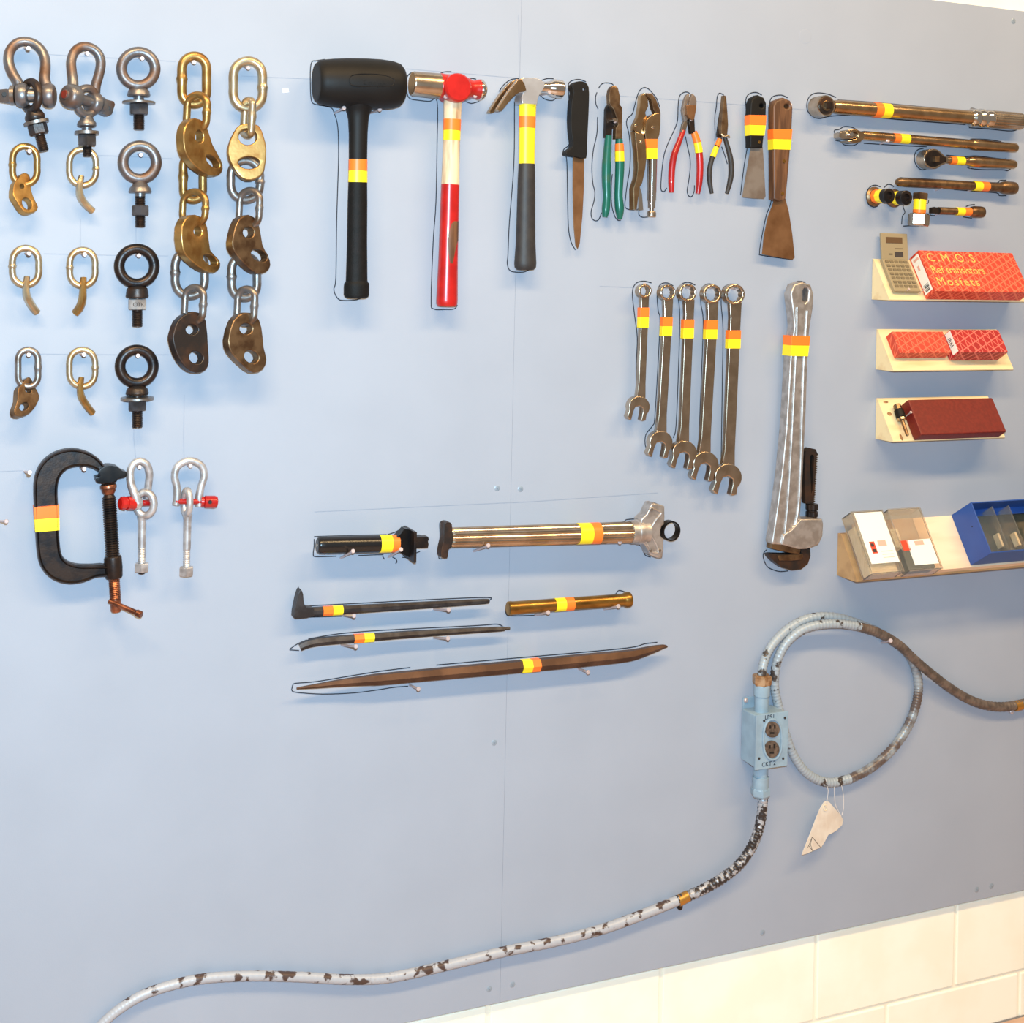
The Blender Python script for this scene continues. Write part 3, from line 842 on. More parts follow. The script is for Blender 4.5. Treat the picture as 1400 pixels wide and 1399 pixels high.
# two hanging columns of chain samples
zc = zm(210, 50, 2.915)
CH = (
    ('gold', 'gold', (113, 211, 78, 270), 6.4, (133, 212, 233, 372), 'yellow chain piece with wide lug plate, topmost in the left column',
     [(124, 365), (150, 328), (188, 330), (215, 362), (237, 430), (270, 490), (278, 528), (262, 552), (225, 554), (172, 520), (132, 470), (121, 420)], [(184, 398, 16, 26, 0), (238, 498, 34, 17, .75)], -.0011, .93),
    ('gold', 'gold', (118, 196, 476, 652), 5.8, (116, 207, 618, 752), 'yellow chain piece with wide lug plate, middle of the left column',
     [(114, 755), (145, 712), (190, 718), (216, 760), (228, 850), (262, 888), (267, 920), (242, 942), (200, 930), (150, 892), (118, 848)], [(178, 776, 16, 20, 0), (228, 890, 32, 18, .6)], -.0011, .93),
    ('grayzinc', 'rustdark', (86, 203, 853, 1034), 6.0, (124, 198, 1000, 1138), 'grey chain piece with dark brown lug plate, lowest of the left column',
     [(80, 1180), (98, 1132), (140, 1100), (180, 1100), (210, 1132), (219, 1240), (222, 1298), (208, 1330), (170, 1341), (130, 1320), (95, 1270), (77, 1210)], [(154, 1168, 24, 20, 0), (170, 1279, 28, 24, .5)], -.0005, .93),
    ('goldpale', 'gold', (318, 434, 97, 288), 6.4, (362, 392, 254, 392), 'pale chain piece with a flat golden plate facing out, topmost in the right column',
     [(344, 352), (380, 345), (420, 355), (440, 400), (450, 450), (442, 535), (412, 565), (370, 572), (332, 545), (302, 490), (296, 440), (320, 380)], [(375, 400, 36, 32, 0), (380, 503, 42, 24, 0)], 0.0001, .45),
    ('grayzinc', 'bronze', (308, 424, 494, 652), 5.8, (342, 422, 613, 756), 'grey chain piece with brown lug plate, middle of the right column',
     [(319, 790), (340, 728), (380, 710), (420, 742), (436, 830), (465, 890), (463, 926), (432, 946), (390, 930), (342, 882), (316, 840)], [(380, 780, 22, 22, 0), (422, 872, 34, 22, .5)], -.0008, .45),
    ('grayzinc', 'bronze', (311, 412, 876, 1042), 6.0, (334, 402, 1006, 1144), 'grey chain piece with brown lug plate, lowest of the right column',
     [(298, 1210), (320, 1132), (360, 1100), (410, 1112), (432, 1160), (441, 1240), (452, 1288), (438, 1326), (400, 1341), (360, 1312), (312, 1262)], [(370, 1164, 25, 22, 0), (391, 1276, 30, 24, .5)], -.0006, .93),
)
for i, (m1, m2, bl, r, cl, lab, pts, holes, gx, wp) in enumerate(CH):
    dz = .008 if i % 3 == 0 else .004
    (x0, y0), (x1, y1) = zc((bl[0], bl[2])), zc((bl[1], bl[3]))
    t = Thing('chain_piece', lab, 'chain', P((x0 + x1) / 2, y1), 'chain pieces with lug plates')
    t.part('oval_link', tube(bmesh.new(), stadium(x0, x1, y0, y1, .014 + dz), r, 14, True, 3, rmod=weld(wp, 0)), M[m1])
    (u0, v0), (u1, v1) = zc((cl[0], cl[2])), zc((cl[1], cl[3]))
    t.part('connecting_link', tube(bmesh.new(), stadium(u0, u1, v0, v1, .034 + dz, gx=.0012 if u1 - u0 > 15 else .004, skew=-.05), r * .82, 14, True, 3, rmod=weld(.42, 0)), M[m1])
    hs = [circ(*zc((a, b)), zc(c), zc(d), 20, e) for a, b, c, d, e in holes]
    t.part('lug_plate', prism(bmesh.new(), zc(pts), .052 + dz, .017, 2.0, hs, 2, gx=gx, gy=.0001, seg=3), M[m2], ang=40)

# ================================================================== C clamp and the two small shackles
z4 = zm(0, 590, 4.375)
t = Thing('c_clamp', 'large black C clamp with copper screw hanging on the left', 'clamp', P(60, 790))
outer = [(632, 222), (598, 172), (540, 130), (470, 107), (400, 105), (320, 130), (255, 180), (215, 250), (202, 330), (205, 450), (213, 600), (222, 720), (242, 800), (290, 862), (350, 895), (420, 907), (500, 895), (570, 868), (638, 862)]
inner = [(638, 800), (560, 800), (480, 800), (430, 790), (390, 768), (362, 720), (350, 600), (345, 450), (342, 350), (352, 285), (382, 238), (430, 212), (500, 207), (560, 222), (612, 256)]
fr = t.part('frame', prism(bmesh.new(), z4(outer + inner), .026, .014, .5, smooth=2), M['darksteel'])
def off(pts, s):
    out = []
    for i, p in enumerate(pts):
        a, b = pts[max(i - 1, 0)], pts[min(i + 1, len(pts) - 1)]
        dx, dy = b[0] - a[0], b[1] - a[1]
        l = math.hypot(dx, dy)
        out.append((p[0] - dy / l * s, p[1] + dx / l * s))
    return out
for pts, s in ((outer, -8), (inner, -8)):
    q = [(x, y, .021) for x, y in z4(off(pts, s))]
    t.part('rim', tube(bmesh.new(), q, 2.3, 10, False, 3, flat=4.2), M['darksteel'], fr)
t.part('anvil', prism(bmesh.new(), z4([(590, 235), (640, 205), (700, 212), (730, 235), (762, 250), (750, 275), (705, 285), (696, 302), (640, 312), (585, 308), (572, 290), (575, 275), (600, 270)]), .036, .03, 1.6, smooth=2), M['blackox'])
A, B = z4((648, 325, .022)), z4((694, 1060, .022))
sc_ = [(590 + 372 / 4.375, 6.0), (590 + 392 / 4.375, 8)]
for i in range(26):
    y = 590 + (396 + i * 14) / 4.375
    sc_ += [(y, 9.6), (y + 1.6, 7.9)]
t.part('screw', rod(bmesh.new(), A, B, sc_, 'y', 20), M['darksteel'])
t.part('swivel_pad', rod(bmesh.new(), A, B, [(662.5, 10), (664, 11), (667, 11), (668, 9.5), (672, 9.2), (676, 6.5)], 'y'), M['copper'])
t.part('boss', rod(bmesh.new(), A, B, [(760.5, 10.5), (763, 11.8), (776, 12.2), (788, 11.6), (790, 10.5)], 'y'), M['darksteel'])
sc_ = []
for i in range(11):
    y = 791 + i * 2.6
    sc_ += [(y, 7.6), (y + 1.3, 6.7)]
sc2 = t.part('screw_end', rod(bmesh.new(), A, B, sc_ + [(820, 7.2), (834, 7.2), (836.5, 6)], 'y'), M['copper'])
va, vb = P(*z4((690, 1030, .030))), P(*z4((842, 1096, .058)))
L = (vb - va).length
k = mpp(va)
t.part('handle_bar', rod(bmesh.new(), va, vb, [(-.012, 3.4 * k), (L - .010, 3.6 * k), (L - .008, 4.8 * k), (L, 4.9 * k), (L + .002, 3.6 * k)], 'm', 16, world=True), M['copper'])
t.part('orange_tape', prism(bmesh.new(), z4([(203, 456), (354, 442), (356, 516), (207, 528)]), .0325, .025, .4), M['orange'])
t.part('yellow_tape', prism(bmesh.new(), z4([(207, 528), (356, 516), (357, 592), (212, 604)]), .0325, .025, .4), M['yellow'])

t = Thing('bow_shackle', 'small galvanised shackle close to the clamp, red pin on its left', 'shackle', P(191, 690), 'small galvanised shackles')
bow = z4([(826, 430, .030), (808, 380, .030), (783, 310, .026), (780, 235, .022), (805, 190, .02), (840, 178, .02), (878, 200, .02), (894, 255, .018), (888, 320, .015), (880, 400, .012)])
t.part('bow', tube(bmesh.new(), bow, [6, 5.8, 5.4, 5.2, 5.2, 5.2, 5.2, 5.2, 5.2, 5.4], 14), M['galv'])
A, B = z4((716, 430, .034)), z4((905, 428, .016))
t.part('ear', rod(bmesh.new(), A, B, [(180, 6), (181.5, 8.5), (188, 9.5), (192, 7.5)], 'x'), M['galv'])
pin = t.part('pin', rod(bmesh.new(), A, B, [(164, 7), (165.5, 9), (170, 9.8), (170.5, 8), (173, 8), (173.5, 9.6), (182, 9.8), (186, 8.5), (187, 4.2), (206, 4.2)], 'x', 10), M['redpaint'], label='red painted pin')
t2 = Thing('eye_bolt', 'galvanised eye bolt hanging from the small shackle nearest the clamp', 'eye bolt', P(194, 760), 'eye bolts in the small shackles')
eye_bolt(t2, z4((868, 433)), 12, 5.2, M['galv'], .0006, .024, 16)
A, B = z4((850, 520, .02)), z4((848, 850, .02))
t2.part('shank', rod(bmesh.new(), A, B, [(707, 6.8), (712, 5.6), (748, 5.5)] + thread(748, 770, 5.3), 'y', 18), M['galv'])
t2.part('nut', hexa(bmesh.new(), A, B, [(770, 9), (771, 10), (780, 10), (781.5, 9)]), M['galv'])
t2.part('bolt_tip', rod(bmesh.new(), A, B, [(781, 5), (784, 4.6), (785, 3)], 'y', 18), M['darksteel'])

t = Thing('bow_shackle', 'small galvanised shackle, rightmost, with its red pin on the right', 'shackle', P(259, 690), 'small galvanised shackles')
bow = z4([(1053, 440, .022), (1060, 390, .022), (1058, 330, .022), (1045, 265, .022), (1065, 205, .022), (1130, 174, .022), (1200, 200, .022), (1222, 260, .022), (1203, 330, .022), (1192, 390, .022), (1192, 445, .022)])
t.part('bow', tube(bmesh.new(), bow, [5.4] * 2 + [5] * 7 + [5.4] * 2, 14), M['galv'])
A, B = z4((1050, 418, .024)), z4((1300, 422, .024))
pin = t.part('pin', rod(bmesh.new(), A, B, [(240, 4), (274, 4), (274.5, 7), (278, 7.5), (278.5, 6), (280, 8.3), (293, 8.6), (296.5, 7.5), (297.5, 5)], 'x', 14), M['redpaint'], label='red painted pin')
t.part('dark_hole_disc', drum(bmesh.new(), *z4((1258, 424)), .020, .0365, 2.6), M['black'], pin)  # black disc paints the shaded hole in the pin head
t2 = Thing('eye_bolt', 'galvanised eye bolt with edge-on ring hanging from the rightmost small shackle', 'eye bolt', P(255, 760), 'eye bolts in the small shackles')
pts = [(z4(x), z4(y)) for x, y in circ(1118, 425, 18, 72, 20)]
pts = [(x, 590 + y, .03 + .0030 * (x - 255.5)) for x, y in pts]
t2.part('eye', tube(bmesh.new(), pts, 4.8, 12, True, 2), M['galv'])
A, B = z4((1122, 510, .03)), z4((1115, 850, .03))
t2.part('shank', rod(bmesh.new(), A, B, [(704, 6.5), (710, 5.4), (750, 5.2)] + thread(752, 776, 4.8), 'y', 18), M['galv'])
t2.part('nut', hexa(bmesh.new(), A, B, [(775, 9.2), (776, 10.2), (785, 10.2), (787, 9.4)]), M['galv'])

# ================================================================== hammers
t = Thing('mallet', 'big black rubber dead-blow mallet with barrel head', 'mallet', P(487, 405))
A, B = (436, 112.5, .048), (556, 117, .048)
hp = [(431.5, 22), (432.5, 26), (436, 29), (442, 31), (455, 32.6), (475, 34), (500, 34.6), (520, 34.2), (536, 32.4), (545, 29.5), (549, 25), (550, 20)]
hd = t.part('head', rod(bmesh.new(), A, B, hp, 'x', 40), M['rubber'])
bm = bmesh.new()
q = z5([(290, 165), (330, 152), (420, 152), (480, 163), (512, 180), (508, 205), (490, 213), (400, 214), (320, 213), (290, 200)])
tube(bm, [(x, y, .092) for x, y in q], .8, 6, True, 3)
t.part('emblem_frame', bm, M['rubber'], hd)
bm = text_into(bmesh.new(), 'Compo', .0125, P(*z5((352, 203)), .0925), Vector((.995, 0, -.03)).normalized(), Vector((.03, 0, .995)).normalized(), shear=.2, spacing=1.15, h=.0012)
t.part('emblem_word', bm, M['grip'], hd)
A, B = z5((333, 290, .048)), z5((322, 1280, .040))
Y = lambda y: 60 + y / 3.6842
rs = lambda l: [(Y(y), r / 3.6842) for y, r in l]
neck = rs([(285, 96), (310, 82), (330, 68), (350, 58), (380, 52), (450, 47.5), (580, 46.5), (640, 47), (697, 48)])
t.part('neck', rod(bmesh.new(), A, B, neck, 'y', 28, flat=.8), M['rubber'])
gr = rs([(697, 46), (700, 48), (800, 50), (1000, 51), (1190, 55), (1200, 57), (1206, 63), (1222, 65), (1262, 65), (1275, 60), (1281, 48)])
t.part('grip', rod(bmesh.new(), A, B, gr, 'y', 28, flat=.8), M['grip'])
t.part('orange_tape', band(A, B, neck, Y(582), Y(640), 'y', n=28, flat=.8), M['orange'])
t.part('yellow_tape', band(A, B, neck, Y(640), Y(697), 'y', n=28, flat=.8), M['yellow'])

t = Thing('ball_peen_hammer', 'ball peen hammer with red head and long red handle', 'hammer', P(611, 418))
A, B = (566, 114.5, .034), (664, 123.5, .034)
t.part('face', rod(bmesh.new(), A, B, [(562.5, 13.5), (563, 15.5), (565, 16.8), (598, 17.3), (600, 17.3)], 'x', 36), M['satin'])
hd = t.part('head', rod(bmesh.new(), A, B, [(599, 15), (600, 17), (602, 17.8), (609, 17), (615, 17.4), (624, 17), (634, 16.5), (641, 14), (645, 12), (649, 12.5), (653, 13.8), (655, 14)], 'x', 36), M['redpaint'])
t.part('eye_barrel', drum(bmesh.new(), 627.5, 119.5, .006, .064, 20.3, 36, [(0, .8), (.06, .95), (.15, 1), (.85, 1), (.95, .96), (1, .85)]), M['redpaint'], hd)
t.part('ball', rod(bmesh.new(), A, B, [(654.8, 14), (656.5, 14.6), (659, 13.6), (661.5, 11.5), (663.5, 8), (664.6, 3)], 'x', 30), M['chrome'])
A, B = z5((807, 290, .034)), z5((777, 1322, .028))
wp = rs([(280, 45), (300, 47), (380, 44.5), (490, 43), (600, 44.5), (708, 47)])
t.part('handle', rod(bmesh.new(), A, B, wp, 'y', 28, flat=.85), M['wood'])
gp = rs([(706, 46), (710, 47.5), (900, 48.5), (1100, 50.5), (1200, 53), (1290, 55.5), (1310, 54.5), (1322, 47)])
gr = t.part('painted_grip', rod(bmesh.new(), A, B, gp, 'y', 28, flat=.85), M['redpaint'])
bm = bmesh.new()
a3, b3 = P(*A), P(*B)
axv = (b3 - a3).normalized()
f1 = (OUT - axv * OUT.dot(axv)).normalized()
f2 = axv.cross(f1)
L = []
for y, q0, q1 in ((893, .25, 1.05), (905, -.05, 1.1), (930, -.2, 1.1), (960, -.4, 1.12), (990, -.42, 1.1), (1002, -.4, .75), (1020, -.35, .6), (1050, -.3, .42), (1080, -.2, .3), (1105, -.08, .18)):
    c = a3.lerp(b3, solve_t(a3, b3, Y(y), 'y'))
    rad = (rp(gp, Y(y)) + .12) * mpp(c)
    L.append([bm.verts.new(c + (f1 * math.cos(q) * .85 - f2 * math.sin(q)) * rad) for q in (q0 + (q1 - q0) * i / 7 for i in range(8))])
rings_to_faces(bm, L, False)
t.part('worn_patch', bm, M['woodbrown'], gr, smooth=True)
t.part('orange_tape', band(A, B, wp, Y(380), Y(437), 'y', n=28, flat=.85), M['orange'])
t.part('yellow_tape', band(A, B, wp, Y(437), Y(487), 'y', n=28, flat=.85), M['yellow'])

zh = zm(640, 0, 6.99)
t = Thing('claw_hammer', 'chrome claw hammer with yellow shaft and dark grey grip', 'hammer', P(718, 369))
back = [(560, 748), (500, 752), (430, 772), (365, 830), (300, 915), (245, 1000), (203, 1068), (212, 1082), (246, 1076), (300, 1012), (350, 952), (412, 905), (480, 884), (560, 872)]
hd = t.part('head', prism(bmesh.new(), zh([(505, 752), (600, 742), (668, 750), (720, 785), (735, 820), (700, 880), (672, 925), (660, 990), (655, 996), (540, 990), (520, 985), (512, 930), (525, 890), (480, 885), (470, 840)]), .048, .034, 3.0, smooth=2, seg=3), M['hammerchrome'])
t.part('claw', prism(bmesh.new(), zh(back), .024, .014, 1.6, smooth=2), M['warmchrome'], hd)
t.part('claw', prism(bmesh.new(), zh([(x + 78, y - 22) for x, y in back[2:-1]]), .052, .014, 1.6, smooth=2), M['warmchrome'], hd)
A, B = (735.8, 118.8, .032), (770.5, 122.2, .032)
t.part('poll', rod(bmesh.new(), A, B, [(733, 10), (739, 8.2), (746, 7.6), (751, 9.6), (755, 12), (758, 12.6), (764, 12.6), (767.5, 12.2), (769, 10.5)], 'x', 32), M['chrome'], hd)
A, B = z5((1185, 230, .031)), z5((1172, 1142, .024))
sp = rs([(200, 42), (298, 44), (420, 42), (520, 40.5), (608, 40.5)])
t.part('shaft', rod(bmesh.new(), A, B, rs([(235, 44), (300, 44)]), 'y', 24, flat=.7), M['gripgray'])
t.part('yellow_tape', band(A, B, sp, Y(298), Y(366), 'y', n=24, flat=.75), M['yellow'])
t.part('orange_tape', band(A, B, sp, Y(366), Y(424), 'y', n=24, flat=.75), M['orange'])
t.part('yellow_sleeve', band(A, B, sp, Y(424), Y(606), 'y', extra=.2, n=24, flat=.75), M['yellow'])
gp = rs([(603, 40), (607, 43), (700, 46), (760, 47.5), (900, 49.5), (1000, 51.5), (1090, 57), (1105, 58), (1125, 56), (1138, 44)])
t.part('grip', rod(bmesh.new(), A, B, gp, 'y', 28, flat=.8), M['gripgray'])

# ================================================================== knife, pliers, scrapers
t = Thing('knife', 'fillet knife with black handle and narrow brownish blade', 'knife', P(790, 340))
t.part('handle', prism(bmesh.new(), zk([(92, 118), (105, 95), (135, 86), (165, 92), (186, 120), (188, 200), (182, 340), (177, 440), (172, 520), (110, 512), (60, 502), (62, 480), (85, 464), (96, 440), (88, 380), (84, 300), (90, 200), (100, 150)]), .028, .018, 3.2, [circ(*zk((158, 133)), 1.6, n=10)], smooth=2, seg=3), M['rubber'])
t.part('blade', prism(bmesh.new(), zk([(97, 505), (160, 515), (158, 700), (150, 850), (135, 1000), (124, 1030), (112, 1012), (101, 900), (96, 700)]), .019, .002, .3), M['blade'])

t = Thing('cable_cutters', 'cutters with long green handles and brown beaked jaws', 'pliers', P(840, 300))
t.part('jaw', prism(bmesh.new(), za([(188, 330), (203, 292), (240, 286), (272, 390), (285, 460), (248, 515), (246, 590), (180, 590), (185, 450)]), .018, .008, .8), M['darksteel'])
t.part('jaw', prism(bmesh.new(), za([(218, 200), (226, 150), (246, 120), (274, 110), (302, 132), (321, 210), (318, 284), (341, 312), (341, 600), (275, 600), (279, 500), (300, 470), (290, 420), (262, 335), (222, 280)]), .030, .012, 1.6), M['bronze'])
t.part('pivot', drum(bmesh.new(), *za((272, 425)), .018, .033, 2.6), M['satin'])
h1 = [(212, 570, .016), (203, 700, .016), (193, 850, .016), (192, 1000, .016), (197, 1120, .016), (188, 1240, .016), (180, 1312, .016)]
t.part('handle', tube(bmesh.new(), za(h1), [4.9, 5.7, 6.4, 6.1, 5.4, 5.7, 3.6], 14), M['greengrip'])
h2 = [(308, 595, .022), (312, 720, .022), (315, 850, .022), (308, 1000, .022), (304, 1120, .022), (313, 1240, .022), (316, 1330, .022)]
t.part('handle', tube(bmesh.new(), za(h2), [4.9, 5.9, 6.4, 6.0, 5.8, 6.3, 3.4], 14), M['greengrip'])
t.part('orange_tape', tube(bmesh.new(), za([(311, 645, .022), (312, 680, .022), (313, 714, .022)]), [6.1, 6.3, 6.5], 14), M['orange'])
t.part('yellow_tape', tube(bmesh.new(), za([(313, 714, .022), (314, 760, .022), (315, 804, .022)]), [6.5, 6.6, 6.8], 14), M['yellow'])

t = Thing('locking_pliers', 'shiny chrome locking pliers with orange and yellow tape on one side', 'pliers', P(888, 298))
bd = t.part('body', prism(bmesh.new(), za([(560, 430), (580, 398), (640, 366), (691, 366), (690, 470), (680, 560), (662, 610), (660, 785), (570, 785), (556, 640), (545, 540)]), .034, .020, 1.5), M['warmchrome'])
t.part('fixed_jaw', prism(bmesh.new(), za([(555, 182), (612, 184), (650, 240), (685, 335), (691, 368), (648, 380), (622, 330), (602, 240), (572, 215)]), .030, .012, 1.2), M['bronze'])
t.part('moving_jaw', prism(bmesh.new(), za([(505, 205), (540, 180), (572, 192), (578, 300), (550, 360), (562, 400), (546, 440), (530, 520), (540, 565), (440, 522), (440, 480), (480, 400), (498, 300)]), .026, .012, 1.4), M['warmchrome'])
t.part('lever', prism(bmesh.new(), za([(450, 528), (540, 560), (557, 650), (562, 780), (550, 880), (524, 1000), (500, 1040), (472, 1245), (442, 1245), (440, 1050), (468, 960), (480, 860), (472, 700)]), .034, .018, 1.6), M['warmchrome'])
t.part('release_lever', prism(bmesh.new(), za([(498, 1030), (520, 1100), (532, 1245), (486, 1252), (488, 1100)]), .024, .008, .8), M['chrome'])
A, B = za((612, 770, .022)), za((604, 1312, .022))
Y6 = lambda y: 100 + y / 6.66
t.part('handle', rod(bmesh.new(), A, B, [(Y6(770), 6.7), (Y6(1160), 6.2), (Y6(1162), 5.4), (Y6(1230), 5.2)], 'y', 20), M['chrome'])
t.part('adjusting_screw', rod(bmesh.new(), A, B, [(Y6(1228), 3.2), (Y6(1256), 3.2), (Y6(1258), 5.6), (Y6(1275), 6.4), (Y6(1305), 6.4), (Y6(1312), 5.6)], 'y', 16), M['satin'])
for x, y, d in ((470, 475, .026), (517, 626, .034), (625, 493, .034)):
    t.part('rivet', drum(bmesh.new(), *za((x, y)), d - .002, d + .002, 2.5, 14, [(0, 1), (.6, 1), (1, .5)]), M['satin'])
t.part('orange_tape', prism(bmesh.new(), za([(553, 600), (662, 600), (661, 686), (562, 686)]), .0350, .022, .4), M['orange'])
t.part('yellow_tape', prism(bmesh.new(), za([(562, 686), (661, 686), (661, 782), (566, 782)]), .0350, .022, .4), M['yellow'])

t = Thing('diagonal_cutters', 'small diagonal cutters with curved red handles', 'pliers', P(945, 265))
t.part('jaw', prism(bmesh.new(), zb([(432, 148), (402, 162), (376, 230), (355, 330), (362, 385), (385, 470), (412, 440), (402, 282), (430, 210)]), .018, .008, .6), M['bladegray'])
jw = t.part('jaw', prism(bmesh.new(), zb([(400, 280), (512, 280), (508, 340), (490, 432), (470, 452), (440, 432), (404, 382)]), .026, .010, .8), M['blade'])
t.part('ground_face', prism(bmesh.new(), zb([(470, 148), (500, 178), (516, 230), (514, 282), (428, 280), (450, 190)]), .025, .008, .8), M['bladegray'], jw)
t.part('shank', prism(bmesh.new(), zb([(385, 440), (412, 430), (410, 500), (388, 590), (340, 590), (362, 490)]), .017, .008, .6), M['satin'])
t.part('shank', prism(bmesh.new(), zb([(432, 415), (490, 425), (498, 590), (450, 600), (435, 500)]), .022, .009, .6), M['darksteel'])
t.part('handle', tube(bmesh.new(), zb([(365, 565, .014), (312, 700, .014), (258, 850, .014), (235, 1000, .014), (229, 1150, .014), (230, 1262, .014)]), [3.2, 4, 4.7, 4.7, 4.4, 3.2], 14), M['redgrip'])
t.part('handle', tube(bmesh.new(), zb([(482, 585, .017), (522, 720, .017), (546, 850, .017), (551, 1000, .017), (542, 1150, .017), (526, 1275, .017)]), [3.6, 4.6, 4.9, 4.8, 4.5, 3.2], 14), M['redgrip'])
t.part('orange_tape', tube(bmesh.new(), zb([(481, 580, .017), (503, 640, .017), (521, 700, .017)]), [4.5, 5, 5.2], 14), M['orange'])
t.part('yellow_tape', tube(bmesh.new(), zb([(521, 700, .017), (533, 758, .017), (541, 812, .017)]), [5.2, 5.3, 5.4], 14), M['yellow'])

t = Thing('needle_nose_pliers', 'needle nose pliers with thin dark grey curved handles', 'pliers', P(984, 265))
t.part('jaw', prism(bmesh.new(), zb([(815, 195), (800, 300), (775, 440), (752, 600), (756, 640), (800, 645), (800, 420), (822, 200)]), .014, .007, .5), M['darksteel'])
t.part('jaw', prism(bmesh.new(), zb([(826, 168), (842, 170), (852, 200), (865, 370), (872, 500), (862, 618), (800, 616), (790, 600), (790, 520), (802, 400), (818, 240)]), .024, .012, 1.3), M['bronze'])
bm = bmesh.new()
tube(bm, zb([(790, 605, .026), (830, 632, .028), (868, 622, .026), (884, 640, .024)]), 1.2, 8)
t.part('spring', bm, M['goldpale'])
t.part('handle', tube(bmesh.new(), zb([(780, 650, .014), (738, 745, .014), (692, 860, .014), (660, 1000, .014), (660, 1130, .014), (684, 1272, .014)]), [3, 3.2, 3.4, 3.5, 3.4, 2.6], 12), M['gripgray'])
t.part('handle', tube(bmesh.new(), zb([(830, 640, .018), (868, 770, .018), (896, 890, .018), (903, 1040, .018), (884, 1160, .018), (852, 1272, .018)]), [3, 3.4, 3.8, 3.9, 3.5, 2.6], 12), M['gripgray'])
t.part('orange_tape', tube(bmesh.new(), zb([(775, 662, .014), (760, 700, .014), (742, 738, .014)]), [3.7, 3.8, 3.9], 12), M['orange'])
t.part('yellow_tape', tube(bmesh.new(), zb([(737, 752, .014), (716, 806, .014), (694, 862, .014)]), [3.8, 4, 4.1], 12), M['yellow'])

t = Thing('putty_knife', 'short putty knife with black handle and grey blade', 'scraper', P(1030, 272))
t.part('blade', prism(bmesh.new(), zk([(1100, 450), (1165, 455), (1172, 560), (1181, 735), (1172, 750), (1110, 747), (1050, 740), (1058, 690), (1074, 600)]), .017, .0018, .2), M['bladegray'])
hn = t.part('handle', prism(bmesh.new(), zk([(1098, 210), (1108, 180), (1140, 163), (1172, 178), (1187, 210), (1185, 290), (1175, 380), (1166, 462), (1095, 460), (1092, 300)]), .026, .018, 2.6, [circ(*zk((1160, 225)), 2.6, n=12)], seg=3), M['rubber'])
t.part('rivet', drum(bmesh.new(), *zk((1147, 430)), .025, .0275, 2.2, 14), M['brass'])
t.part('orange_tape', prism(bmesh.new(), zk([(1091, 276), (1187, 278), (1183, 335), (1091, 332)]), .0266, .0195, .7), M['orange'])
t.part('yellow_tape', prism(bmesh.new(), zk([(1091, 332), (1183, 335), (1176, 393), (1093, 391)]), .0266, .0195, .7), M['yellow'])

t = Thing('scraper', 'long wood handled scraper with flared rusty blade', 'scraper', P(1065, 352))
t.part('blade', prism(bmesh.new(), zk([(1232, 740), (1292, 745), (1312, 820), (1332, 950), (1345, 1080), (1332, 1091), (1250, 1078), (1162, 1061), (1172, 960), (1195, 850), (1222, 780)]), .018, .002, .2), M['blade'])
t.part('handle', prism(bmesh.new(), zk([(1226, 230), (1240, 195), (1283, 178), (1322, 195), (1336, 235), (1331, 360), (1321, 480), (1308, 640), (1296, 752), (1262, 766), (1228, 750), (1228, 600), (1227, 400)]), .028, .020, 2.8, [circ(*zk((1302, 228)), 3.2, n=12)], seg=3), M['woodbrown'])
for x, y in ((1287, 537), (1278, 720)):
    t.part('rivet', drum(bmesh.new(), *zk((x, y)), .026, .0295, 2.4, 14), M['brass'])
t.part('orange_tape', prism(bmesh.new(), zk([(1224, 356), (1333, 357), (1328, 414), (1225, 412)]), .0286, .0215, .7), M['orange'])
t.part('yellow_tape', prism(bmesh.new(), zk([(1225, 412), (1328, 414), (1322, 473), (1226, 470)]), .0286, .0215, .7), M['yellow'])

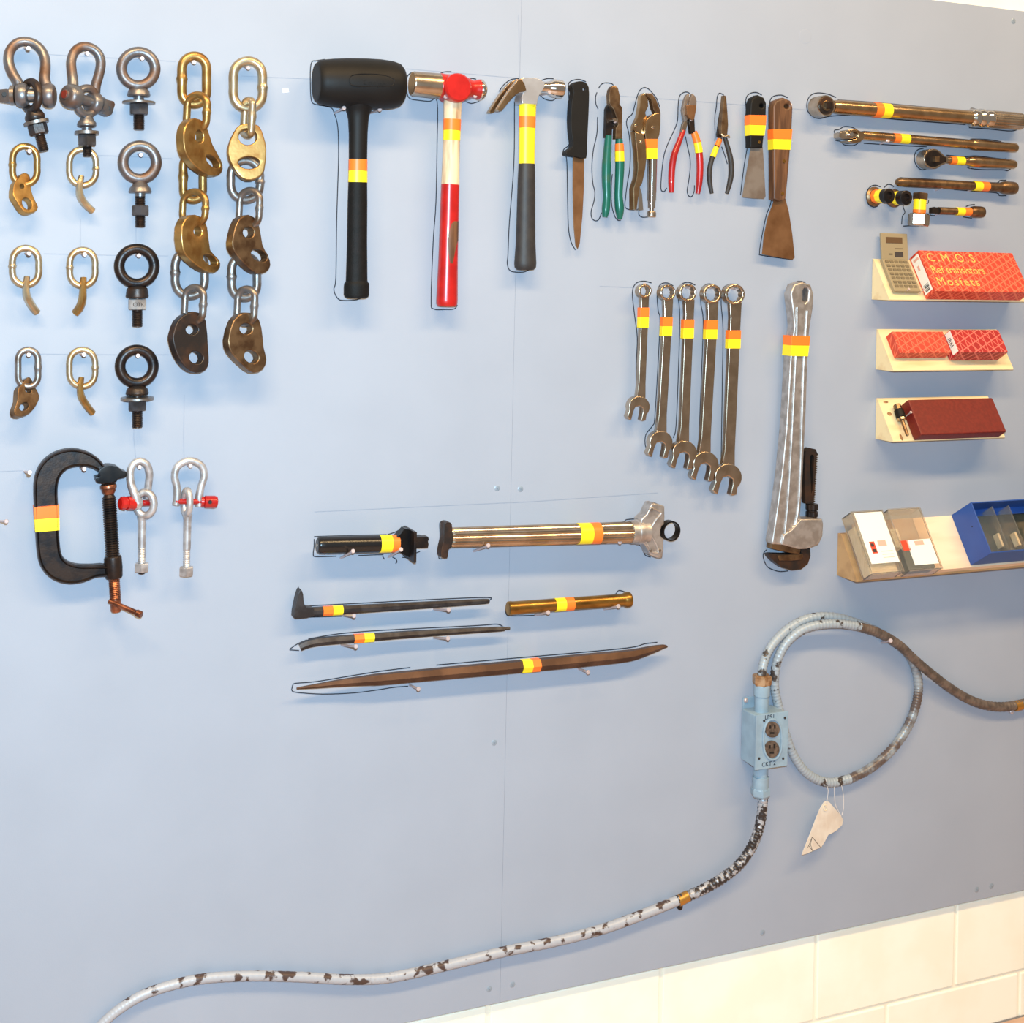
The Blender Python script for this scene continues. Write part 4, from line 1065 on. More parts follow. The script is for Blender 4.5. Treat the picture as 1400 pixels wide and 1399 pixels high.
# ================================================================== combination wrenches
WR = (
    ((138, 90), 31, 19, (137, 118), (124, 560), 17, (112, 606), 47, (165, 208, 254), 'smallest combination wrench, leftmost of the row'),
    ((240, 97), 36, 24, (242, 130), (216, 705), 19, (209, 765), 52, (207, 248, 292), 'second combination wrench from the left in the row of five'),
    ((329, 97), 40, 27, (336, 135), (315, 755), 20, (314, 812), 55, (218, 257, 302), 'middle combination wrench in the row of five'),
    ((438, 103), 43, 29, (440, 143), (409, 800), 22, (408, 862), 57, (221, 262, 306), 'fourth combination wrench from the left in the row of five'),
    ((538, 105), 46, 31, (541, 148), (514, 865), 24, (508, 920), 61, (266, 305, 347), 'longest combination wrench, rightmost of the row'),
)
for i, (rc, ro, ri, s0, s1, hw, jc, jr, tp, lab) in enumerate(WR):
    lab = 'chrome ' + lab if i else 'chrome ' + lab
    t = Thing('combination_wrench', lab, 'wrench', P(*zw(jc)), 'combination wrenches in a row')
    x, y = zw(rc)
    inner = []
    for k in range(24):
        a = 2 * math.pi * k / 24
        r = zw(ri) * (1.12 if k % 2 else 1.0)
        inner.append((x + r * math.cos(a) * .96, y + r * math.sin(a)))
    t.part('box_end', prism(bmesh.new(), circ(x, y, zw(ro) * .97, zw(ro), 32), .034, .016, 2.0, [inner], gy=0.0001, seg=3), M['satin'])
    pts = zw([(s0[0] - hw * 1.15, s0[1] - 6), (s0[0] + hw * 1.15, s0[1] - 6), (s0[0] + hw, s0[1] + 60), (s1[0] + hw, s1[1] - 60), (s1[0] + hw * 1.3 - .12 * jr, s1[1] + .45 * jr), (s1[0] - hw * 1.3 - .12 * jr, s1[1] + .45 * jr), (s1[0] - hw, s1[1] - 60), (s0[0] - hw, s0[1] + 60)])
    t.part('shaft', prism(bmesh.new(), pts, .029, .010, 1.8, seg=3), M['satin'])
    # open end: a disc with a slot cut at fifteen degrees to the shaft
    ax = math.atan2(s1[0] - s0[0], s1[1] - s0[1]) - .20
    u = (math.sin(ax), math.cos(ax))
    n_ = (u[1], -u[0])
    sw, q = .40 * jr, []
    L = lambda a, b: (jc[0] + u[0] * a * jr + n_[0] * b * jr, jc[1] + u[1] * a * jr + n_[1] * b * jr)
    for k in range(17):
        th = math.radians(40 + 280 * k / 16)
        q.append(L(math.cos(th), math.sin(th)))
    q = [L(1.18, .44), L(1.24, .60), L(1.08, .88)] + q[1:-1] + [L(1.16, -.92), L(1.38, -.68), L(1.36, -.46), L(.5, -.44), L(.08, -.36), L(-.08, 0), L(.08, .36), L(.5, .43)]
    t.part('open_end', prism(bmesh.new(), zw(q), .034, .015, 2.0, seg=3), M['satin'])
    for nm, a, b, m_ in (('orange_tape', tp[0], tp[1], 'orange'), ('yellow_tape', tp[1], tp[2], 'yellow')):
        cx_ = lambda y: s0[0] + (s1[0] - s0[0]) * (y - s0[1]) / (s1[1] - s0[1])
        w_ = hw * 1.12 + 1
        t.part(nm, prism(bmesh.new(), zw([(cx_(a) - w_, a), (cx_(a) + w_, a), (cx_(b) + w_, b), (cx_(b) - w_, b)]), .0298, .0118, .4), M[m_])

# ================================================================== pipe wrench
t = Thing('pipe_wrench', 'large aluminium pipe wrench hanging jaw down', 'wrench', P(1080, 778))
bd = [(1081, 402), (1084, 425), (1086, 446), (1081.3, 481), (1075, 585), (1069, 647), (1061.5, 702), (1055.5, 741), (1057, 745), (1072, 746), (1082, 749), (1090, 751.5), (1101, 751.5), (1120, 744), (1125.7, 730), (1126.4, 716), (1123, 710), (1112, 708.5), (1097, 709.5), (1094.5, 705), (1097, 680), (1100, 616), (1103, 554), (1105, 487), (1107.5, 450), (1112, 422), (1113, 402), (1109, 389.5), (1096.7, 385), (1086, 389)]
slot = [(1098.5, 411), (1098.3, 398), (1100.5, 394), (1104.5, 394), (1106, 398), (1104.8, 411), (1101.5, 414)]
fr = t.part('handle', prism(bmesh.new(), bd, .036, .024, 3.0, [slot], seg=3), M['alu'])
for q, r in (([(1090, 420, .037), (1089, 470, .037), (1083.5, 585, .037), (1078, 680, .037), (1072.5, 738, .037)], 2.0), ([(1104, 425, .037), (1099.5, 490, .037), (1096.5, 585, .037), (1093, 680, .037), (1088, 716, .037), (1083, 722, .037)], 2.0)):
    t.part('rib', tube(bmesh.new(), q, r, 10, flat=.9), M['alu'], fr)
t.part('head_housing', prism(bmesh.new(), zp([(205, 1085), (225, 990), (300, 940), (385, 840), (590, 840), (602, 880), (596, 1000), (555, 1085), (450, 1125), (370, 1130)]), .042, .010, 2.0, seg=3), M['alu'], fr)
hk = zp([(430, 690), (422, 560), (428, 300), (430, 190), (468, 158), (525, 170), (548, 215)])
teeth = []
n_ = 22
for i in range(n_):
    y = 225 + (690 - 225) * i / n_
    x = 548 - (548 - 520) * i / n_
    teeth += [(x + 4, y), (x - 14, y + (690 - 225) / n_ * .6)]
hk += zp(teeth + [(520, 690)])
sl = zp([(472, 260), (480, 228), (500, 222), (512, 240), (498, 560), (486, 600)])
t.part('hook_jaw_shank', prism(bmesh.new(), hk, .026, .014, .4, [sl]), M['rustdark'])
t.part('hook_jaw_shank_web', prism(bmesh.new(), sl, .018, .004, 0), M['blackox'])
A, B = zp((490, 690, .020)), zp((488, 825, .020))
Y7 = lambda y: 590 + y / 7
t.part('adjusting_nut', rod(bmesh.new(), A, B, [(Y7(692), 7.6), (Y7(698), 8.6), (Y7(745), 8.6), (Y7(752), 7), (Y7(760), 7), (Y7(768), 8.4), (Y7(808), 8.4), (Y7(818), 7.2)], 'y', 28, rfun=lambda k: 1 if k % 2 else .95), M['darksteel'], ang=15)
t.part('hook_jaw', prism(bmesh.new(), zp([(78, 1178), (110, 1172), (230, 1176), (300, 1172), (385, 1165), (388, 1120), (476, 1120), (482, 1190), (455, 1270), (390, 1322), (300, 1332), (205, 1305), (135, 1252), (92, 1208)]), .030, .018, 1.2), M['rustdark'])
t.part('jaw_tooth_block', prism(bmesh.new(), zp([(162, 1188), (240, 1184), (405, 1172), (408, 1196), (396, 1228), (290, 1238), (178, 1236)]), .0325, .008, .8), M['bronze'])
t.part('heel_jaw', prism(bmesh.new(), zp([(112, 1076), (230, 1084), (385, 1134), (372, 1172), (300, 1166), (180, 1140), (105, 1122)]), .034, .020, .8), M['bronze'])
t.part('orange_tape', prism(bmesh.new(), zw([(789, 290), (872, 292), (868, 334), (787, 333)]), .0405, .031, .5), M['orange'])
t.part('yellow_tape', prism(bmesh.new(), zw([(787, 333), (868, 334), (862, 382), (784, 380)]), .0405, .031, .5), M['yellow'])

# ================================================================== drive tools on the right
t = Thing('torque_wrench', 'long torque wrench with round head, topmost of the drive tools', 'torque wrench', P(1255, 155))
hd = t.part('head', drum(bmesh.new(), 1130, 144.5, .004, .040, 14.6, 36), M['satin'])
t.part('face_disc', drum(bmesh.new(), 1130.5, 144.5, .038, .0425, 12, 30), M['rustdark'], hd)
t.part('drive_ring', drum(bmesh.new(), 1130.5, 144.5, .041, .0445, 7, 24), M['warmchrome'], hd)
v = P(1130.5, 144.5, .042)
k = mpp(v)
t.part('square_drive', wbox(bmesh.new(), v.x - 4.5 * k, v.x + 4.5 * k, .043, .053, v.z - 4.5 * k, v.z + 4.5 * k, .0008), M['darksteel'], hd)
A, B = (1144, 146.2, .020), (1396, 166.2, .020)
tpf = [(1138, 8.5), (1147, 9.9), (1200, 9.9), (1240, 9.6), (1328, 9.6)]
t.part('tube', rod(bmesh.new(), A, B, tpf, 'x', 28), M['warmchrome'])
t.part('collar', rod(bmesh.new(), A, B, [(1326, 9.8), (1328, 12.5), (1333, 12.5), (1336, 11), (1339, 12.8), (1343, 12.8), (1346, 11.2), (1349, 12.6), (1353, 12.6)], 'x', 28), M['chrome'])
t.part('grip', rod(bmesh.new(), A, B, [(1353, 11.2), (1354, 12), (1390, 11.8), (1395, 11.4), (1397, 9)], 'x', 48, rfun=lambda k: 1 if k % 2 else .965), M['satin'], ang=10)
t.part('orange_tape', band(A, B, tpf, 1193.5, 1203.5, n=28), M['orange'])
t.part('yellow_tape', band(A, B, tpf, 1203.5, 1215.5, n=28), M['yellow'])

t = Thing('breaker_bar', 'chrome breaker bar with hinged square end, second of the drive tools', 'wrench', P(1270, 195))
A, B = (1180, 185.2, .018), (1388, 202.2, .018)
bp = [(1175, 5), (1181, 6.4), (1326, 6.4), (1328, 7.6), (1334, 7.9), (1350, 7.4), (1366, 6.8), (1374, 6.5), (1383, 6.8), (1388, 6.4), (1390, 4.5)]
t.part('bar', rod(bmesh.new(), A, B, bp, 'x', 24), M['warmchrome'])
hg = t.part('yoke', prism(bmesh.new(), zm(1090, 110, 8.75)([(610, 590), (700, 582), (770, 610), (810, 640), (805, 690), (760, 735), (690, 750), (620, 735), (605, 720), (700, 700), (735, 680), (735, 635), (690, 622), (612, 620)]), .034, .028, 1.0), M['warmchrome'])
t.part('square_drive', prism(bmesh.new(), zm(1090, 110, 8.75)([(505, 628), (545, 612), (640, 618), (720, 635), (720, 682), (650, 700), (540, 700), (503, 680)]), .030, .020, .8), M['satin'], hg)
t.part('hinge_pin', drum(bmesh.new(), 1164.5, 183.5, .030, .0365, 3.2, 16), M['chrome'], hg)
t.part('orange_tape', band(A, B, bp, 1220.6, 1229, n=24), M['orange'])
t.part('yellow_tape', band(A, B, bp, 1229, 1241.6, n=24), M['yellow'])

t = Thing('ratchet', 'short chrome ratchet with dark teardrop head, third of the drive tools', 'ratchet', P(1330, 222))
th_ = [(1276.5 + 13.2 * math.cos(a), 217 + 13.6 * math.sin(a)) for a in (math.radians(45 + 270 * k / 18) for k in range(19))]
th_ += [(1291, 212.5), (1297, 215.5), (1297, 222), (1291, 224)]
hd = t.part('head', prism(bmesh.new(), th_, .034, .026, 1.6, seg=3), M['satin'])
t.part('face_plate', prism(bmesh.new(), [(1277 + (x - 1277) * .86, 217 + (y - 217) * .86) for x, y in th_], .0350, .004, .4), M['darksteel'], hd)
v = P(1278, 218, .035)
t.part('square_drive', wbox(bmesh.new(), v.x - 4 * k, v.x + 4 * k, .034, .044, v.z - 4 * k, v.z + 4 * k, .0008), M['bronze'], hd)
A, B = (1294, 218.8, .020), (1388, 225, .020)
bp = [(1290, 4.6), (1297, 5), (1322, 5.2), (1325, 6.6), (1330, 7.6), (1345, 7.4), (1362, 6.9), (1374, 6.3), (1381, 6.6), (1386, 6), (1388, 4.5)]
t.part('handle', rod(bmesh.new(), A, B, bp, 'x', 24), M['warmchrome'])
t.part('orange_tape', band(A, B, bp, 1299, 1306, extra=.6, n=24), M['orange'])
t.part('yellow_tape', band(A, B, bp, 1306, 1317, extra=.6, n=24), M['yellow'])

t = Thing('extension_bar', 'long dark socket extension bar, fourth of the drive tools', 'extension', P(1305, 254), 'socket extension bars')
A, B = (1228, 249, .018), (1386, 257.2, .018)
bp = [(1226, 4), (1229, 5.8), (1234, 5.8), (1237, 6.2), (1366, 6.2), (1369, 7.6), (1373, 8.8), (1384, 8.8), (1387, 8.2), (1388, 6.5)]
t.part('bar', rod(bmesh.new(), A, B, bp, 'x', 24), M['bronze'])
t.part('yellow_tape', band(A, B, bp, 1330.3, 1340.6, n=24), M['yellow'])
t.part('orange_tape', band(A, B, bp, 1340.6, 1350.3, n=24), M['orange'])

t = Thing('extension_bar', 'short socket extension bar right of the sockets', 'extension', P(1308, 289), 'socket extension bars')
A, B = (1275, 287.8, .018), (1343, 290.2, .018)
bp = [(1283, 5), (1305, 5), (1326, 5.2), (1328, 7), (1331, 8), (1340, 8), (1343, 7.4), (1344, 6)]
t.part('bar', rod(bmesh.new(), A, B, bp, 'x', 24), M['bronze'])
t.part('square_end', rod(bmesh.new(), A, B, [(1272.5, 5), (1274, 6), (1281, 6), (1283, 5)], 'x', 4, phase=.785), M['darksteel'])
t.part('yellow_tape', band(A, B, bp, 1307, 1317, extra=.5, n=24), M['yellow'])
t.part('orange_tape', band(A, B, bp, 1317, 1326, extra=.5, n=24), M['orange'])

def socket(t, cx_, cy_, r0, d, m1):
    c = P(cx_, cy_, 0)
    k = mpp(c)
    q = lambda d_: Vector((c.x, -d_, c.z))
    e = d[-1]
    t.part('wide_end', rod(bmesh.new(), q(.003), q(e), [(0, r0 * .9 * k), (.002, r0 * k), (d[0] - .004, r0 * k), (d[0], r0 * .8 * k)], 'm', 6 if m1 == 'hex' else 30, world=True), M['bronze'])
    t.part('orange_tape', rod(bmesh.new(), q(d[0] - .001), q(e), [(0, 10 * k), (.002, 10 * k), (d[1] - d[0], 9.4 * k)], 'm', 8, world=True), M['orange'])
    t.part('yellow_tape', rod(bmesh.new(), q(d[1]), q(e), [(0, 9.4 * k), (d[2] - d[1], 8.8 * k)], 'm', 8, world=True), M['yellow'])
    t.part('drive_end', rod(bmesh.new(), q(d[2]), q(e), [(0, 9 * k), (.001, 9.8 * k), (e - d[2] - .001, 9.8 * k), (e - d[2], 8.8 * k), (e - d[2] + .0001, 5.5 * k), (e - d[2] - .006, 5.3 * k)], 'm', 28, world=True), M['darksteel'])
t = Thing('socket', 'dark socket with wide flange, orange and yellow tape, leftmost by the extension bars', 'socket', P(1193, 269), 'drive sockets')
socket(t, 1193, 269, 13.4, (.008, .022, .040, .056), 'r')
t = Thing('socket', 'dark round socket in the middle of the three sockets', 'socket', P(1219, 271), 'drive sockets')
socket(t, 1219, 271.5, 12.4, (.012, .015, .030, .050), 'r')
t = Thing('socket', 'chrome hex bit socket hanging down with yellow and orange neck', 'socket', P(1255, 305), 'drive sockets')
A, B = (1258.6, 264, .026), (1255.4, 309, .026)
bp = [(273, 8.6), (292, 8.2)]
t.part('square_end', rod(bmesh.new(), A, B, [(263.5, 8.6), (264.5, 9.8), (272.5, 9.8), (273.4, 9)], 'y', 4, phase=.785), M['bronze'])
t.part('yellow_tape', rod(bmesh.new(), A, B, [(273, 8.6), (287, 8.6)], 'y', 20), M['yellow'])
t.part('orange_tape', rod(bmesh.new(), A, B, [(287, 8.8), (292.5, 8.6)], 'y', 20), M['orange'])
t.part('hex_end', rod(bmesh.new(), A, B, [(291.5, 11), (293.5, 14.3), (306.5, 14.3), (309, 12.5)], 'y', 6, phase=.18), M['satin'])

# ================================================================== lower bars and cylinders
t = Thing('cylinder_tool', 'short black cylinder with a square bracket and yellow tape', 'tool', P(495, 765))
A, B = zx((95, 320, .034)), zx((865, 302, .034))
cp = [(433.3, 8), (434.2, 10), (436.5, 11.5), (445, 11.9), (446, 11.5), (448, 11.9), (519, 11.7), (545, 11.4)]
t.part('barrel', rod(bmesh.new(), A, B, cp, 'x', 32), mat('gloss_black', (22, 21, 22), rough=.25, spec=.5))
t.part('end_glint', rod(bmesh.new(), A, B, [(432.6, 1.5), (433, 2.6), (435, 2.6)], 'x', 16), M['satin'])  # bright steel disc stands in for the white reflection in the end dimple
t.part('yellow_tape', band(A, B, cp, 518.6, 534.3, n=32), M['yellow'])
t.part('orange_tape', band(A, B, cp, 534.3, 544, n=32), M['orange'])
bk = t.part('bracket', prism(bmesh.new(), zx([(860, 238), (900, 200), (935, 160), (990, 172), (990, 442), (930, 415), (862, 372)]), .044, .020, .8), M['blackox'])
v0, v1 = P(*zx((985, 158)), .034), P(*zx((985, 448)), .034)
bm = wbox(bmesh.new(), v0.x - .004, v0.x + .001, .006, .070, v1.z, v0.z, .0008)
t.part('bracket_plate', bm, M['darksteel'])
t.part('tongue', prism(bmesh.new(), zx([(1015, 245), (1160, 240), (1166, 262), (1158, 285), (1164, 310), (1158, 345), (1020, 350)]), .044, .018, .7), M['darksteel'])

t = Thing('tube_tool', 'long ribbed chrome tube with a forked bracket at the right end', 'tool', P(750, 750))
A, B = (617, 735, .040), (878, 727.3, .040)
tp_ = [(615, 12.8), (618, 13.6), (700, 13.9), (800, 14.2), (876, 14.6)]
t.part('tube', rod(bmesh.new(), A, B, tp_, 'x', 56, rfun=lambda k: 1 if k % 2 else .955), M['satin'], ang=8)
t.part('yellow_tape', band(A, B, tp_, 789, 806, n=40), M['yellow'])
t.part('orange_tape', band(A, B, tp_, 806, 818.5, n=40), M['orange'])
t.part('end_grip', prism(bmesh.new(), zx([(1315, 125), (1330, 103), (1355, 100), (1385, 118), (1392, 220), (1388, 330), (1362, 350), (1352, 380), (1345, 435), (1322, 445), (1298, 440), (1280, 415), (1292, 330), (1312, 240)]), .050, .022, 2.2, smooth=2, seg=3), M['rustdark'])
zy = zm(860, 670, 12.72)
A, B = zy((-20, 735, .040)), zy((260, 722, .040))
t.part('collar', rod(bmesh.new(), A, B, [(861, 15.5), (863, 16), (869, 16), (870, 17), (875, 17.2), (877, 16.2), (884, 16.2)], 'x', 36), M['alu'])
fk = t.part('fork', prism(bmesh.new(), zy([(205, 520), (260, 470), (310, 420), (360, 310), (400, 235), (460, 230), (540, 255), (622, 285), (626, 480), (612, 610), (575, 630), (556, 700), (556, 800), (572, 835), (610, 850), (604, 1000), (588, 1175), (530, 1195), (440, 1165), (370, 1135), (335, 1050), (270, 950), (205, 925)]), .054, .028, 2.2, seg=3), M['alu'])
for q in ([(345, 345), (400, 315), (540, 380), (550, 420), (470, 520), (380, 660)], [(250, 850), (330, 960), (380, 1060), (500, 1090), (480, 960), (390, 800)]):
    t.part('raised_web', tube(bmesh.new(), [(x, y, .054) for x, y in zy(q)], 1.6, 8), M['alu'], fk)
c = P(*zy((745, 718)), .046)
k = mpp(c)
q = []
ring = rod(bmesh.new(), Vector((c.x, -.029, c.z)), Vector((c.x, -.046, c.z)), [(0, 11.7 * k), (0, 13.7 * k), (.017, 13.7 * k), (.017, 11.7 * k), (0, 11.7 * k)], 'm', 36, world=True, loop=True)
t.part('ring', ring, M['blackox'])
for x, y in ((400, 345), (380, 1060), (540, 1055)):
    t.part('bolt_head', drum(bmesh.new(), *zy((x, y)), .052, .057, 2.2, 12), M['chrome'], fk)

t = Thing('pry_bar', 'thin black pry bar with an upturned hooked heel', 'pry bar', P(540, 835), 'pry bars')
A, B = zl((100, 403, .020)), zl((697, 367, .020))
pp = [(415, 6.4), (425, 6.6), (470, 6.2), (560, 5.2), (640, 4.2), (662, 3.7), (668, 3.2), (669, 2)]
t.part('bar', rod(bmesh.new(), A, B, pp, 'x', 8, phase=.39), M['forged'])
t.part('hooked_heel', prism(bmesh.new(), zl([(75, 328), (84, 345), (86, 372), (96, 388), (118, 391), (120, 417), (70, 426), (52, 421), (58, 380), (66, 345)]), .028, .018, 1.2, smooth=2), M['forged'])
t.part('orange_tape', band(A, B, pp, 441, 454.6, n=8, phase=.39), M['orange'])
t.part('yellow_tape', band(A, B, pp, 454.6, 468, n=8, phase=.39), M['yellow'])

t = Thing('brass_bar', 'short thick brass drift bar with yellow tape in the middle', 'bar', P(780, 835))
A, B = (697, 831.8, .024), (858, 820.2, .024)
pp = [(694, 7.5), (695, 9.2), (698, 9.6), (701, 9), (850, 8.6), (853, 9.2), (855, 10.6), (859, 10.8), (861, 10), (861.5, 8)]
t.part('bar', rod(bmesh.new(), A, B, pp, 'x', 30), M['brass'])
t.part('yellow_tape', band(A, B, pp, 758, 771.5, n=30), M['yellow'])
t.part('orange_tape', band(A, B, pp, 771.5, 783, n=30), M['orange'])

t = Thing('pry_bar', 'thin black pry bar with a flat chisel end, below the hooked one', 'pry bar', P(540, 878), 'pry bars')
bm = bmesh.new()
q = [(73, 520, .018), (100, 508, .019), (150, 499, .020), (250, 491, .020), (400, 479, .020), (600, 466, .020), (735, 459, .020), (745, 457.5, .020), (765, 456.5, .020)]
tube(bm, zl(q), [5.2, 5.8, 6.0, 5.9, 5.4, 4.4, 3.4, 2.2, 2.0], 6, False, 3)
t.part('bar', bm, M['forged'])
t.part('orange_tape', tube(bmesh.new(), zl([(250, 491, .020), (283, 488.6, .020)]), [6.5, 6.4], 6, spline=False), M['orange'])
t.part('yellow_tape', tube(bmesh.new(), zl([(283, 488.6, .020), (316, 486, .020)]), [6.4, 6.3], 6, spline=False), M['yellow'])

t = Thing('pry_bar', 'longest brown steel hex pry bar, pointed at both ends, lowest tool', 'pry bar', P(655, 915), 'pry bars')
bm = bmesh.new()
q = [(62, 655, .022), (130, 647, .022), (200, 638, .022), (300, 628, .024), (345, 624, .024), (570, 603, .024), (800, 582, .024), (1000, 563, .024), (1130, 550, .024), (1180, 542, .024), (1235, 527, .023), (1272, 517, .022), (1285, 517, .022)]
tube(bm, zl(q), [1.4, 3.4, 5.2, 7.4, 8.2, 8.6, 8.9, 8.9, 8.4, 7.4, 5.4, 3.0, 1.2], 6, False, 3)
t.part('bar', bm, mat('brown_bar_steel', (96, 70, 54), (74, 52, 40), metal=.6, rough=.42, scale=20))
t.part('yellow_tape', tube(bmesh.new(), zl([(803, 581.7, .024), (835, 578.8, .024)]), 9.5, 6, spline=False), M['yellow'])
t.part('orange_tape', tube(bmesh.new(), zl([(835, 578.8, .024), (862, 576.2, .024)]), 9.5, 6, spline=False), M['orange'])

# ================================================================== shelves
EX = Vector((1, 0, 0))
SA = math.radians(33)
ES = Vector((0, -math.sin(SA), -math.cos(SA)))       # down the sloping face
EN = Vector((0, -math.cos(SA), math.sin(SA)))        # out of the sloping face
class Shelf:
    def __init__(self, label, xl, ytop, ybot, xr, mat_, off=.004, group='sloping shelves', cat='shelf'):
        a = P(xl, (ytop + ybot) / 2)
        self.x0, self.z1, self.z0 = a.x, P(xl, ytop).z, P(xl, ybot).z
        self.x1 = P(xr, ybot + 10, .05).x
        h = self.z1 - self.z0
        self.off = off
        dw = h * math.tan(SA)
        sec = [(.0008, self.z0), (.0008, self.z1), (off, self.z1), (off + dw * .94, self.z1 - h * .94), (off + dw * .97, self.z0 + .002), (off + dw * .95, self.z0)]
        bm = bmesh.new()
        L = [[bm.verts.new((x, -d, z)) for d, z in sec] for x in (self.x0, self.x1)]
        rings_to_faces(bm, L)
        self.t = Thing('shelf', label, cat, Vector((self.x0, 0, self.z0)), group)
        self.t.part('wedge', bm, mat_)
    def at(self, x, s, n):
        return Vector((x, -self.off, self.z1)) + ES * s + EN * n
    def locate(self, px, py, n):
        """x and s of the point of the photo (px, py) that lies n above the sloping face"""
        s = .02
        for _ in range(30):
            v = self.at(0, s, n)
            q = P(px, py, -v.y)
            s += (v.z - q.z) / math.cos(SA) * .7
        v = self.at(0, s, n)
        return P(px, py, -v.y).x, s
    def box(self, tl, tr, s_end_px, th, bm, bevel=.001, lift=.0006, x1=None):
        xa, s = self.locate(*tl, th)
        xb = x1 or self.locate(*tr, th)[0]
        s2 = self.locate(*s_end_px, th)[1]
        o = self.at(xa, s, lift)
        obox(bm, o, EX * (xb - xa), ES * (s2 - s), EN * (th - lift), bevel)
        return xa, xb, s, s2

zA, zB, zC, zD = zm(1180, 315, 6.364), zm(1190, 440, 6.667), zm(1140, 690, 7.778), zm(1280, 670, 10.76)
s1 = Shelf('pale wood sloping shelf holding the calculator and a red box, topmost', 1192, 354, 409.5, 1402, M['pine'])
s2 = Shelf('pale wood sloping shelf holding two red boxes, second from the top', 1197.5, 450, 505, 1381, M['pine'])
s3 = Shelf('stained pine sloping shelf holding the maroon case, third from the top', 1197, 544.5, 600, 1369, M['pine'])
s4 = Shelf('longest wooden shelf behind the clear card holders and blue bin', 1144.5, 729, 786.5, 1405, M['pinedark'], .012)

def slab(sh, xa, s, n, dx, ds, dn, bm=None, bevel=0.0):
    return obox(bm or bmesh.new(), sh.at(xa, s, n), EX * dx, ES * ds, EN * dn, bevel)

# shelf 4 carries a pale plank under the holders and the bin
xa = s4.locate(*zC((150, 300)), .0195)[0] + .03
s4.t.part('front_plank', slab(s4, xa, -.018, .0004, s4.x1 - xa, .122, .019, bevel=.0008), mat('pale_plank', (240, 214, 184), (226, 186, 150), rough=.6, scale=10, lo=.45, hi=.8, stretch=(.5, 3, 3)))

# red box on shelf 1
bm = bmesh.new()
xa, xb, sa, sb = s1.box(zA((480, 172)), zA((1300, 203)), zA((660, 528)), .036, bm, .0012)
xb2 = xb
t = Thing('box', 'big red patterned box with yellow handwriting, on the top shelf', 'box', s1.at(xa, sb, .0), 'red boxes on the shelves')
t.part('carton', bm, box_print('red_net_large', (204, 62, 42), (230, 110, 80), EX, ES, EN, 62, .16))
lb = t.part('end_label', obox(bmesh.new(), s1.at(xa - .0004, sa + .006, .005), EX * .0004, ES * (sb - sa - .014), EN * .026), M['paper'])
bm = bmesh.new()
for i in range(7):
    obox(bm, s1.at(xa - .0007, sb - .028 + i * .0026, .010), EX * .0004, ES * (.0009 + .0006 * (i % 3)), EN * .016)
t.part('barcode', bm, M['print'], lb)
t.part('label_print', obox(obox(bmesh.new(), s1.at(xa - .0007, sa + .030, .014), EX * .0004, ES * .012, EN * .006), s1.at(xa - .0007, sa + .012, .010), EX * .0004, ES * .006, EN * .018), M['pinkprint'], lb)
L = sb - sa
wd = xb - xa
for s_, f, sz, tx, sp in ((.27, .06, .030, 'C.M.O.S.', 1.35), (.56, .05, .027, 'Ref transistors', .95), (.86, .06, .030, 'Mosfets', 1.25)):
    bm = text_into(bmesh.new(), tx, sz, s1.at(xa + wd * f, sa + L * s_, .0364), EX, -ES, shear=-.1, spacing=sp)
    t.part('handwriting', bm, M['yellowpen'], smooth=False)

# calculator on shelf 1
t = Thing('calculator', 'beige folding pocket calculator leaning on the top shelf', 'calculator', P(1225, 395, .05))
x0c, sc0 = s1.locate(*zA((160, 245)), .010)
x1c = s1.locate(*zA((388, 250)), .010)[0]
sc1 = s1.locate(*zA((320, 530)), .010)[1]
kb = t.part('keypad_body', slab(s1, x0c, sc0, .002, x1c - x0c, sc1 - sc0, .009, bevel=.002), M['calc'])
bm = bmesh.new()
wk, hk_ = (x1c - x0c), (sc1 - sc0)
for i in range(5):
    for j in range(7):
        slab(s1, x0c + wk * (.08 + .175 * i), sc0 + hk_ * (.07 + .125 * j), .0105, wk * .13, hk_ * .07, .0022, bm, .0006)
t.part('keys', bm, M['calckey'], kb, kind='stuff')
v = s1.at(x0c, sc0, .006)
lid_u = Vector((0, .10, 1)).normalized()
lid_n = Vector((0, -1, .10)).normalized()
ht = .058
ld = t.part('lid', obox(bmesh.new(), v, EX * wk, lid_u * ht, lid_n * .006, .0015), M['calc'])
t.part('screen', obox(bmesh.new(), v + lid_u * ht * .62 + EX * wk * .17 + lid_n * .006, EX * wk * .62, lid_u * ht * .23, lid_n * .0006), M['lcd'], ld)
t.part('solar_cell', obox(bmesh.new(), v + lid_u * ht * .10 + EX * wk * .48 + lid_n * .006, EX * wk * .32, lid_u * ht * .20, lid_n * .0006), M['print'], ld)
t.part('trim_line', obox(obox(bmesh.new(), v + lid_u * ht * .40 + EX * wk * .5 + lid_n * .006, EX * wk * .3, lid_u * ht * .04, lid_n * .0005), v + lid_u * ht * .17 + EX * wk * .26 + lid_n * .006, EX * wk * .14, lid_u * ht * .06, lid_n * .0005), M['calckey'], ld)
for px, lab in ((1238, 'small nail under the left corner of the calculator'), (1259, 'small nail under the right corner of the calculator')):
    x_, s_ = s1.locate(px, 399.5, .004)
    a = s1.at(x_, s_, -.008)
    bm = rod(bmesh.new(), a, a + EN, [(0, .0012), (.024, .0012), (.0245, .0026), (.026, .0024)], 'm', 12, world=True)
    single('nail', bm, M['nail'], lab, 'nail', a, NG)

